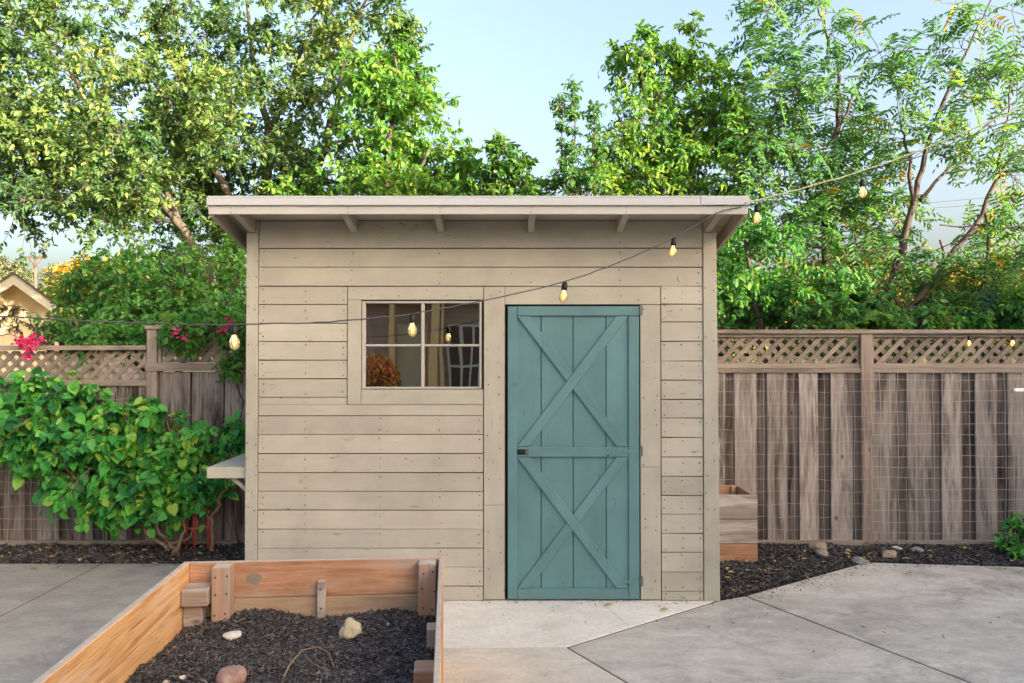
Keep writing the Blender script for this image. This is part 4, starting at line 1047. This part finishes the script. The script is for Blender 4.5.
tree('sapling', 'slender upright stems with curled leaves left of the bright bushy tree', 'tree', (at(580, 400, 8.4).x, 8.4, 0),
  [[(580, 545, 8.4, .03), (578, 250, 8.4, .02), (574, 180, 8.4, .013), (573, 84, 8.4, .004)], [(578, 230, 8.4, .015), (563, 170, 8.4, .009), (561, 98, 8.4, .003)], [(579, 230, 8.4, .015), (592, 170, 8.4, .009), (598, 102, 8.4, .003)]],
  [(573, 138, 4, 56, 8.4, .05, 20), (561, 142, 3, 46, 8.4, .05, 12), (595, 145, 4, 46, 8.4, .05, 13), (576, 182, 20, 10, 8.4, .1, 8)], ST_sap2, 4)
ST_br = dict(clump_r=.36, twigs=12, leaves=13, droop=.4, hang=.6, L=.085, wr=.45, mat=M['lf_bright'], bark=M['bark_dark'], up=.25)
tree('bushy_tree', 'bright bushy tree behind the roof, right of the slender curled-leaf stems', 'tree', (at(665, 420, 9.4).x, 9.4, 0),
  [[(668, 545, 9.4, .09), (668, 300, 9.4, .07), (662, 200, 9.4, .05), (655, 130, 9.4, .035), (640, 70, 9.4, .018), (632, 40, 9.4, .008)], [(664, 220, 9.4, .045), (690, 150, 9.4, .03), (700, 80, 9.4, .014)], [(662, 200, 9.4, .035), (630, 150, 9.4, .02), (618, 110, 9.4, .01)]],
  [(665, 120, 52, 45, 9.4, .6, 18), (648, 65, 34, 28, 9.4, .4, 9), (700, 60, 24, 34, 9.4, .4, 8, .3), (640, 165, 60, 28, 9.3, .6, 18), (715, 150, 40, 50, 9.3, .5, 16), (620, 185, 50, 14, 9.0, .4, 8), (735, 110, 26, 40, 9.3, .4, 7, .3)], ST_br, 5)
ST_wn = dict(clump_r=.42, vary=.26, twigs=4, leaves=4, droop=.25, hang=.25, L=.105, wr=.32, mat=M['lf_walnut'], bark=M['bark_dark'], up=.1, pinnate=6, rachis=.34)
tree('walnut_tree', 'tall feathery tree with a thin straight trunk right of the shed roof', 'tree', (at(828, 420, 9.2).x, 9.2, 0),
  [[(826, 545, 9.2, .07), (826, 340, 9.2, .055), (828, 230, 9.2, .042), (834, 140, 9.2, .030), (838, 80, 9.2, .022), (826, 30, 9.2, .013), (815, -10, 9.2, .008)], [(828, 230, 9.2, .03), (795, 165, 9.1, .02), (765, 120, 9.0, .012)], [(834, 140, 9.2, .022), (855, 95, 9.2, .012), (862, 70, 9.2, .006)], [(832, 200, 9.2, .02), (870, 150, 9.3, .012), (890, 120, 9.3, .006)]],
  [(800, 130, 60, 45, 9.1, .6, 10), (780, 200, 62, 40, 9.0, .6, 11), (850, 170, 60, 50, 9.2, .6, 10), (810, 15, 50, 22, 9.2, .4, 5, .34), (850, 215, 50, 40, 9.1, .5, 7), (775, 45, 26, 36, 9.2, .4, 4, .34), (760, 120, 24, 50, 9.0, .4, 4)], ST_wn, 6)
tree('walnut_tree', 'feathery tree with a forked grey trunk leaning right beyond the right fence', 'tree', (at(882, 420, 8.3).x, 8.3, 0),
  [[(872, 545, 8.3, 0.063), (880, 340, 8.3, 0.056), (893, 285, 8.3, 0.049), (905, 245, 8.3, 0.041), (913, 205, 8.3, 0.033), (930, 140, 8.3, 0.024), (955, 75, 8.3, 0.016), (985, 15, 8.3, 0.009), (1000, -20, 8.3, 0.006)], [(913, 205, 8.3, 0.025), (908, 150, 8.3, 0.015), (900, 120, 8.3, 0.007)], [(920, 200, 8.3, 0.022), (950, 165, 8.4, 0.015), (985, 125, 8.4, 0.010), (1030, 90, 8.4, 0.006)], [(905, 250, 8.3, 0.016), (860, 250, 8.2, 0.009), (830, 262, 8.1, 0.005)]],
  [(930, 60, 60, 42, 8.4, .5, 5, .36), (985, 30, 50, 40, 8.4, .5, 4, .36), (1000, 110, 40, 50, 8.4, .5, 4, .36), (890, 110, 36, 40, 8.4, .4, 2, .34), (945, 120, 40, 36, 8.4, .5, 2, .34), (860, 255, 55, 30, 8.2, .5, 3), (945, 250, 55, 24, 8.2, .4, 2), (1000, 190, 34, 24, 8.4, .4, 2)], dict(ST_wn, L=.095, bark=M['bark_dark'], wander=.012), 7)
tree('walnut_tree', 'feathery tree with long diagonal limbs at the far right above the fence', 'tree', (at(905, 420, 7.9).x, 7.9, 0),
  [[(880, 545, 7.9, 0.048), (900, 340, 7.9, 0.043), (918, 300, 7.9, 0.035), (950, 258, 7.9, 0.030), (980, 215, 7.9, 0.025), (1003, 170, 7.9, 0.021), (1030, 140, 7.9, 0.013), (1060, 110, 7.9, 0.006)], [(1000, 178, 7.9, 0.017), (1004, 130, 7.9, 0.011), (1012, 80, 7.9, 0.006)], [(985, 210, 7.9, 0.018), (990, 245, 7.9, 0.015), (978, 290, 7.9, 0.015)], [(940, 225, 7.7, 0.007), (985, 226, 7.7, 0.010), (1040, 230, 7.7, 0.011)]],
  [(1000, 250, 40, 40, 7.9, .4, 2), (950, 285, 60, 24, 7.9, .4, 2), (1010, 160, 28, 34, 7.9, .4, 2, .34), (1015, 300, 30, 26, 7.8, .4, 2), (900, 290, 50, 26, 8.0, .4, 2), (985, 285, 44, 26, 7.9, .3, 6), (935, 300, 30, 16, 7.9, .3, 3)], dict(ST_wn, L=.095, bark=M['bark_dark'], wander=.012), 8)

# shrubs that close the view above the right fence
ST_hd = dict(clump_r=.34, twigs=10, leaves=13, droop=.3, hang=.35, L=.085, wr=.5, mat=M['lf_fresh'], bark=M['bark_dark'], up=.3, trunk_name='stem', crown_name='foliage')
tree('shrub', 'dense green shrub rising behind the right fence beside the shed', 'shrub', (at(770, 420, 7.9).x, 7.9, 0),
  [[(765, 545, 7.9, .05), (765, 380, 7.9, .04), (755, 300, 7.9, .03), (745, 240, 7.9, .015)], [(765, 380, 7.9, .035), (800, 300, 7.9, .02), (815, 260, 7.9, .01)]],
  [(750, 262, 45, 36, 7.9, .5, 13), (745, 308, 45, 28, 7.8, .5, 13), (810, 305, 45, 30, 7.9, .5, 11)], ST_hd, 9)
tree('shrub', 'leafy green shrub behind the right fence under the forked trunk', 'shrub', (at(860, 420, 7.7).x, 7.7, 0),
  [[(862, 545, 7.7, .05), (860, 380, 7.7, .04), (850, 310, 7.7, .02)], [(860, 380, 7.7, .035), (905, 320, 7.7, .015)]],
  [(835, 305, 38, 24, 7.7, .4, 10), (890, 325, 50, 6, 7.6, .3, 5), (870, 326, 80, 6, 7.5, .3, 6)], dict(ST_hd, mat=M['lf_walnut']), 10)
tree('shrub', 'low green shrub at the far right top of the fence', 'shrub', (at(1000, 420, 7.6).x, 7.6, 0),
  [[(1000, 545, 7.6, .05), (1000, 380, 7.6, .04), (1000, 320, 7.6, .015)], [(1000, 380, 7.6, .03), (970, 325, 7.6, .012)]],
  [(985, 326, 50, 5, 7.6, .3, 6), (1026, 310, 18, 18, 7.6, .3, 5)], ST_hd, 12)
ST_ye = dict(clump_r=.5, twigs=11, leaves=12, droop=.3, hang=.35, L=.12, wr=.5, mat=M['lf_yellow'], bark=M['bark_dark'], up=.3)
tree('yellow_green_tree', 'sunlit yellow-green tree glimpsed between the trunks beyond the right fence', 'tree', (at(960, 420, 13).x, 13, 0),
  [[(960, 520, 13, .1), (958, 380, 13, .08), (950, 300, 13, .05), (940, 240, 13, .02)], [(958, 370, 13, .06), (1010, 290, 13, .03), (1030, 240, 13, .015)], [(958, 380, 13, .06), (900, 310, 13, .03), (860, 280, 13, .015)]],
  [(930, 305, 70, 30, 13, .8, 24), (1000, 295, 50, 34, 13, .8, 20), (860, 295, 60, 40, 13, .8, 24), (780, 300, 50, 40, 13, .6, 16)], ST_ye, 13)

# left background
tree('vine_shrub', 'leafy dark green vine tumbling over the left fence below the olive tree', 'shrub', (at(150, 420, 7.6).x, 7.6, 0),
  [[(170, 545, 7.6, .05), (165, 400, 7.6, .04), (150, 330, 7.6, .03), (120, 290, 7.6, .012)], [(165, 400, 7.6, .04), (200, 320, 7.6, .02), (215, 260, 7.6, .01)], [(160, 380, 7.5, .03), (100, 340, 7.4, .012), (70, 325, 7.3, .006)]],
  [(135, 290, 60, 32, 7.6, .5, 24, .3), (105, 322, 55, 18, 7.3, .3, 14, .26), (222, 285, 32, 40, 7.9, .4, 15, .32, .12), (185, 262, 60, 40, 10.6, .4, 22, .38, .15), (205, 315, 45, 16, 7.3, .3, 12, .26), (175, 330, 60, 8, 6.95, .12, 8, .16), (182, 334, 12, 12, 6.52, .04, 7, .10), (205, 328, 36, 7, 6.56, .06, 9, .12), (105, 340, 40, 7, 6.75, .1, 7, .14)], dict(ST_hd, L=.062, wr=.6, clump_r=.3, twigs=11, leaves=15), 14)
tree('hanging_vine', 'thin green vine hanging in the gap between the left fence and the shed corner', 'vine', (at(236, 400, 6.5).x, 6.5, 0),
  [[(240, 548, 6.52, .010), (240, 420, 6.52, .008), (239, 370, 6.5, .007), (234, 330, 6.5, .006), (228, 318, 6.55, .004)]],
  [(234, 350, 8, 30, 6.46, .03, 18, .10), (226, 328, 14, 8, 6.5, .03, 8, .10)], dict(ST_hd, L=.055, wr=.6, clump_r=.09, twigs=5, leaves=7), 15)
for i, (px, py, nb, Yb, lab) in enumerate(((30, 343, 95, 6.45, 'hot pink blossom spray spilling over the low left fence'), (182, 334, 22, 6.42, 'little red blossoms on the vine above the taller left fence'), (224, 331, 26, 6.4, 'pink-red blossoms beside the shed corner and the leftmost bulb'))):
    rb_ = np.random.default_rng(50 + i); c0 = at(px, py, Yb)
    rt_ = empty('blossom_spray', c0, lab, 'flowers', 'blossoms along the left fence')
    st2 = MB(); sp = (.10, .055) if i == 0 else (.05, .04)
    ends = [c0 + Vector((rb_.normal(0, sp[0] * .7), rb_.normal(0, .04), rb_.normal(0, sp[1] * .8))) for _ in range(7)]
    for e in ends: st2.tube([c0 + Vector((0, .12, .02)), (c0 + e) / 2 + Vector((0, .03, .04)), e], [.003, .0025, .002], 4, .5)
    st2.build('stem', M['stem'], rt_, smooth=True)
    P = np.array([np.array(ends[rb_.integers(7)]) + rb_.normal(0, sp[0] * .22, 3) for _ in range(nb)])
    l = rb_.uniform(.03, .05, nb)
    leaves('petals', P, rb_.normal(0, 1, (nb, 3)), rb_.normal(0, 1, (nb, 3)) + np.array((0, -.6, .4)), l, l * .8, rb_.random(nb), M['lf_pink'], rt_, 'oval')
tree('bronze_vine', 'sparse bronze-leaved branch crossing in front of the cream gable', 'vine', (at(5, 420, 6.9).x, 6.9, 0),
  [[(-40, 545, 6.9, .012), (-40, 400, 6.9, .010), (-30, 345, 6.9, .007), (0, 322, 6.9, .005), (35, 312, 6.9, .002)], [(-30, 345, 6.9, .006), (10, 336, 6.9, .004), (45, 338, 6.9, .002)]],
  [(18, 309, 20, 2, 6.9, .05, 3, .07), (22, 326, 24, 3, 6.9, .05, 5, .07), (45, 340, 14, 4, 6.9, .05, 4, .08)], dict(ST_hd, L=.042, wr=.45, clump_r=.08, twigs=4, leaves=6, mat=M['lf_bronze'], up=.1), 16)
tree('orange_flowered_shrub', 'shrub topped with orange bloom beyond the left fence in sunlight', 'shrub', (at(95, 400, 17).x, 17, 0),
  [[(95, 440, 17, .12), (95, 370, 17, .1), (84, 310, 17, .05), (72, 292, 17, .02)], [(95, 370, 17, .08), (125, 305, 17, .03)]],
  [(92, 300, 42, 20, 17, .8, 18, .45, -.3), (100, 275, 34, 8, 17, .5, 14, .4, .45), (125, 274, 14, 6, 17, .4, 6, .4, .45), (70, 288, 14, 8, 17, .5, 5, .35, .05)], dict(ST_hd, L=.14, wr=.5, clump_r=.5, mat=M['lf_orange']), 17)
tree('distant_tree', 'hazy grey-green tree far beyond the utility pole at the left edge', 'tree', (at(10, 400, 80).x, 80, 0),
  [[(8, 368, 80, .4), (8, 320, 80, .3), (6, 280, 80, .15), (5, 262, 80, .08)]],
  [(4, 278, 22, 16, 80, 3, 20, 1.7), (40, 303, 22, 8, 80, 3, 10, 1.4)], dict(ST_hd, L=.42, wr=.55, clump_r=1.6, mat=M['lf_far'], trunk_name='trunk', crown_name='crown'), 18)
tree('distant_tree', 'small hazy grey-green tree right of the utility pole', 'tree', (at(56, 400, 74).x, 74, 0),
  [[(56, 369, 74, .3), (56, 320, 74, .2), (55, 285, 74, .1), (54, 270, 74, .05)]],
  [(55, 284, 10, 11, 74, 2, 14, 1.1)], dict(ST_hd, L=.38, wr=.55, clump_r=1.1, mat=M['lf_far'], trunk_name='trunk', crown_name='crown'), 19)

# heart-leaved shrub in front of the left fence
YS = 6.22
tree('heart_leaf_shrub', 'bright green shrub with heart-shaped leaves spreading in front of the left fence', 'shrub', (at(180, 548, YS).x, YS, .03),
  [[(178, 556, YS, .020), (172, 545, YS, .018), (160, 530, YS, .015), (146, 505, YS, .012), (120, 470, YS, .012), (90, 430, YS, .007)],
   [(176, 552, YS, .017), (188, 520, YS, .013), (192, 490, YS, .010), (178, 450, YS, .010), (165, 410, YS, .005)],
   [(213, 551, YS, .019), (213, 530, YS, .016), (210, 515, YS, .013), (196, 500, YS, .014), (175, 480, YS, .009), (150, 440, YS, .005)],
   [(211, 518, YS, .016), (222, 500, YS, .012), (234, 470, YS, .007), (228, 445, YS, .004)],
   [(170, 550, YS, .018), (150, 535, YS, .012), (142, 522, YS, .008)], [(168, 546, YS, .014), (190, 536, YS + .05, .010), (200, 510, YS + .05, .006)],
   [(146, 505, YS, .014), (80, 480, YS, .010), (20, 440, YS, .005)], [(120, 470, YS, .010), (60, 420, YS, .006), (10, 390, YS, .004)]],
  [(55, 425, 60, 36, YS, .15, 40), (140, 440, 44, 40, YS, .16, 38), (194, 464, 32, 32, YS, .12, 26), (105, 485, 66, 22, YS, .15, 32), (30, 450, 28, 20, YS, .12, 12), (130, 502, 42, 14, YS - .03, .1, 18), (165, 496, 34, 16, YS, .1, 12), (-30, 420, 40, 40, YS, .15, 18), (50, 386, 36, 6, YS, .1, 8), (232, 436, 6, 14, YS, .06, 5, .10)],
  dict(size=(.45, 1.45), vary=.26, clump_r=.17, twigs=5, leaves=9, droop=.3, hang=.75, L=.066, wr=.90, mat=M['lf_redbud'], bark=M['stem'], up=.1, shape='heart', face=np.array((0, -.75, .05)), trunk_name='stem', crown_name='foliage', wander=.012), 20)
tree('seedling_shrub', 'low bushy green plant at the foot of the right fence by the frame edge', 'shrub', (at(1030, 560, 6.2).x, 6.2, .03),
  [[(1030, 560, 6.2, .012), (1028, 545, 6.2, .010), (1022, 530, 6.2, .005)], [(1030, 556, 6.2, .010), (1045, 530, 6.2, .004)]],
  [(1022, 538, 18, 16, 6.2, .08, 14), (1050, 535, 20, 16, 6.2, .08, 10)], dict(clump_r=.09, twigs=4, leaves=7, droop=.2, hang=.4, L=.06, wr=.6, mat=M['lf_redbud'], bark=M['stem'], up=.4, face=np.array((0, -.5, .1)), trunk_name='stem', crown_name='foliage'), 21)

# ================================================================= NEIGHBOUR'S GABLE, POLE, WIRES
P0 = at(0, 330, 13.0); dirw = Vector((.80, .60, 0)).normalized(); nrmw = Vector((dirw.y, -dirw.x, 0))
def on_wall(px, py, off=0.0):
    d = ray(px, py); o_ = Vector((0, 0, CAMZ)); t = ((P0 + nrmw * off) - o_).dot(nrmw) / d.dot(nrmw); return o_ + d * t
hs = empty('cream_house', (P0.x, P0.y, 0), 'cream stucco house with a low gable seen over the left fence', 'house')
ap, er = on_wall(14, 274, .55), on_wall(57, 305.5, .55)
sl_d = (er - ap).normalized()
left_end = ap + Vector((-(sl_d.x), -(sl_d.y), sl_d.z)) * 5.2; right_end = ap + sl_d * (er - ap).length
back = -nrmw * 9
def plank(mb, a, c, w_down, depth, tint=.5):
    dn = Vector((0, 0, -w_down)); dp = -nrmw * depth
    mb.hexa([a + dn, c + dn, c + dn + dp, a + dn + dp, a, c, c + dp, a + dp], tint)
w = MB()
inset = -nrmw * .42
wl = [left_end + inset, right_end + inset - dirw * .10]
ztop = lambda p: p
poly = [Vector((wl[0].x, wl[0].y, 0)), Vector(((wl[1]).x, wl[1].y, 0)), wl[1] + Vector((0, 0, .12)), ap + inset + Vector((0, 0, -.045)), wl[0] + Vector((0, 0, -.045))]
n = len(poly); vs = poly + [p + back for p in poly]
w.add(vs, [tuple(range(n)), tuple(range(2 * n - 1, n - 1, -1))] + [((i + 1) % n, i, n + i, n + (i + 1) % n) for i in range(n)])
w.build('wall', M['stucco'], hs)
q = MB(); plank(q, ap, right_end, .17, .05); plank(q, left_end, ap, .17, .05); q.build('rake_board', M['house_trim'], hs)
q = MB()
for a, c in ((ap, right_end), (left_end, ap)):
    u = Vector((0, 0, .03)); a2, c2 = a + u + nrmw * .03, c + u + nrmw * .03
    plank(q, a2, c2, .028, 9.6)
q.build('roof', M['shingle'], hs)
q = MB()
for a, c in ((ap, right_end), (left_end, ap)):
    o3 = -nrmw * .052 + Vector((0, 0, -.02)); plank(q, a + o3, c + o3, .02, 9.0)
q.build('soffit', M['house_trim'], hs)
up_ = empty('utility_pole', (at(35.5, 300, 62).x, 62, 0), 'distant wooden utility pole with one crossarm at the left', 'utility pole')
q = MB(); q.tube([(at(35.5, 300, 62).x, 62, 0), at(35.5, 255, 62)], [.16, .12], 8); q.build('pole', M['pole'], up_, smooth=True)
q = MB(); a, c = at(22, 257.6, 62), at(47.5, 257.6, 62); q.box(a.x, c.x, 61.8, 61.92, a.z - .09, a.z + .09); 
q.tube([at(28, 258, 61.85), at(35.5, 267, 61.85)], .04, 5); q.tube([at(43, 258, 61.85), at(35.5, 267, 61.85)], .04, 5); q.build('crossarm', M['pole'], up_)
for px in (23.5, 31, 40, 46.5):
    q = MB(); p = at(px, 257, 61.85); q.tube([p, p + Vector((0, 0, .25))], .05, 6); q.build('insulator', M['pole'], up_)
for i, (y0, y1) in enumerate(((200, 190), (206, 204))):
    q = MB(); q.tube(sag_line([at(880, y0 + 8, 26), at(960, y0, 26), at(1080, y1, 26)], 4, rg), .007, 5); o = q.build('power_line', M['bulb_wire'], None)
    tag(o, ('upper', 'lower')[i] + ' thin power line crossing the sky behind the right trees', 'power line', 'power lines at right')

# ================================================================= THE HOME BEHIND (its reflection shows in the shed panes)
YH = -4.2; VR = 2 * D_ - YH
RX = lambda px: (px - 512) / F * VR
hm = empty('brown_house', (0, YH, 0), 'brown house facing the shed, seen reflected in the shed window panes', 'house')
q = MB(); q.box(-5, 1.6, YH - .25, YH, 0, 2.6); q.build('wall', M['brown_wall'], hm)
q = MB(); q.hexa([(-5.4, YH - 3, 3.0), (2.0, YH - 3, 3.0), (2.0, YH + .35, 2.6), (-5.4, YH + .35, 2.6), (-5.4, YH - 3, 3.12), (2.0, YH - 3, 3.12), (2.0, YH + .35, 2.72), (-5.4, YH + .35, 2.72)]); q.build('roof', M['shingle'], hm)
fd = MB(); fx0, fx1 = RX(447), RX(479)
fd.box(fx0, fx1, YH + .002, YH + .03, .1, 2.15); fdo = fd.build('french_door', M['house_glass'], hm)
q = MB()
for k in range(4): x = fx0 + (fx1 - fx0) * k / 3; q.box(x - .022, x + .022, YH + .031, YH + .06, .1, 2.17)
for k in range(6): z = .1 + 2.05 * k / 5; q.box(fx0, fx1, YH + .033, YH + .056, z - .02, z + .02)
o = q.build('muntin', M['house_trim'], None); o.parent = fdo; o.data.transform(Matrix.Translation((0, -YH, 0)))
for px, wd in ((433, .16), (395, .09), (441, .05)):
    q = MB(); x = RX(px); q.box(x - wd / 2, x + wd / 2, YH + .18, YH + .30, 0, 2.58); q.build('porch_post', M['porch'], hm)
q = MB(); q.box(RX(398), RX(424), YH + .002, YH + .04, .9, 2.2); q.build('side_window', M['sage'], hm)
def refl(px, py, Y):                    # point at depth Y (behind the camera) whose mirror image shows at that pixel
    p = at(px, py, 2 * D_ - Y); return Vector((p.x, Y, p.z))
rb_ = np.random.default_rng(77)
fbsh = empty('flowering_bush', (refl(382, 400, -2.2).x, -2.2, 0), 'red and orange flowering bush reflected in the lower left shed pane', 'shrub')
c0 = refl(378, 385, -2.2); n = 4200
u = rb_.normal(0, 1, (n, 3)); u = norm(u) * (rb_.random(n) ** .4)[:, None]
P = np.array(c0) + u * np.array((.38, .34, .46)); P = P[P[:, 2] > .3]
n = len(P); l = rb_.uniform(.035, .07, n)
m_ = rb_.random(n) < .6
leaves('blossoms', P[m_], rb_.normal(0, 1, (m_.sum(), 3)), rb_.normal(0, .6, (m_.sum(), 3)) + np.array((0, .6, .6)), l[m_], l[m_] * .8, rb_.random(m_.sum()), M['lf_red'], fbsh)
leaves('foliage', P[~m_], rb_.normal(0, 1, ((~m_).sum(), 3)), rb_.normal(0, .6, ((~m_).sum(), 3)) + np.array((0, .6, .6)), l[~m_] * 1.2, l[~m_] * .7, rb_.random((~m_).sum()), M['lf_yellow'], fbsh)
q = MB()
for k in range(9):
    a = k * .7; q.tube([(c0.x + .03 * math.cos(a), -2.2 + .03 * math.sin(a), -.02), (c0.x + .1 * math.cos(a), -2.2 + .1 * math.sin(a), .5), (c0.x + .2 * math.cos(a), -2.2 + .2 * math.sin(a), c0.z)], [.015, .012, .005], 5)
q.build('stem', M['stem'], fbsh, smooth=True)
# unseen house shape added at right, sized to keep the low sun off the yard
sun_block = empty('cream_house', (11, 4, 0), 'plain cream unseen house added beyond the right side of the yard to block the sun', 'house')
q = MB(); q.box(8.2, 11, -11, 0.5, 0, 5.0); q.box(8.2, 13, 0.501, 3.9, 0, 2.7)
for y in (-11, .4): q.prism([(8.2, 5.001), (10.99, 5.001), (9.6, 6.2)], y, y + .1)
q.prism([(8.2, 2.701), (12.99, 2.701), (10.6, 3.9)], 3.8, 3.9)
q.build('wall', M['stucco'], sun_block)
q = MB()
def gable_roof(x0, xm_, x1, ze, zr, y0, y1):
    for (xa_, xb_, za, zb_) in ((x0, xm_, ze, zr), (xm_, x1, zr, ze)):
        q.hexa([(xa_, y0, za), (xb_, y0, zb_), (xb_, y1, zb_), (xa_, y1, za), (xa_, y0, za + .12), (xb_, y0, zb_ + .12), (xb_, y1, zb_ + .12), (xa_, y1, za + .12)])
gable_roof(7.7, 9.6, 11.5, 4.75, 6.25, -11.4, .8); gable_roof(7.7, 10.6, 13.5, 2.5, 3.95, .81, 4.2)
q.build('roof', M['shingle'], sun_block)

# ================================================================= LIGHT, SKY, CAMERA
sun_dir = Vector((.78, -.58, .20)).normalized()
el = math.asin(sun_dir.z); az = math.atan2(sun_dir.x, sun_dir.y)
W = bpy.data.worlds.new('World'); S.world = W; W.use_nodes = True
nt = W.node_tree; bg = nt.nodes['Background']
sky = nt.nodes.new('ShaderNodeTexSky'); sky.sky_type = 'NISHITA'; sky.sun_disc = False
sky.sun_elevation = el; sky.sun_rotation = az; sky.air_density = 0.9; sky.dust_density = 8.0; sky.ozone_density = 1.0
mxs = nt.nodes.new('ShaderNodeMix'); mxs.data_type = 'RGBA'; mxs.blend_type = 'MULTIPLY'; mxs.inputs[0].default_value = 1.0; mxs.inputs[7].default_value = (1.012, .982, .985, 1)
nt.links.new(sky.outputs[0], mxs.inputs[6]); nt.links.new(mxs.outputs[2], bg.inputs['Color']); bg.inputs['Strength'].default_value = 0.15
sl_ = bpy.data.lights.new('Sun', 'SUN'); sl_.energy = 3.5; sl_.angle = R(.5); sl_.color = (1.0, .86, .64)
so = bpy.data.objects.new('Sun', sl_); COL.objects.link(so); so.rotation_euler = (-sun_dir).to_track_quat('-Z', 'Y').to_euler(); so.location = (20, 6, 12)

cam = bpy.data.cameras.new('Camera'); co = bpy.data.objects.new('Camera', cam); COL.objects.link(co)
co.location = (0, 0, CAMZ); co.rotation_euler = (math.pi / 2 + PITCH, 0, 0)
cam.sensor_width = 36; cam.lens = 36 * F / 1024; cam.clip_end = 2000; cam.clip_start = .05
S.camera = co
vs_ = S.view_settings; vs_.view_transform = 'Standard'; vs_.look = 'None'; vs_.exposure = 2.36; vs_.gamma = 1.0
S.cycles.max_bounces = 8; S.cycles.transparent_max_bounces = 12
S.cycles.use_denoising = True
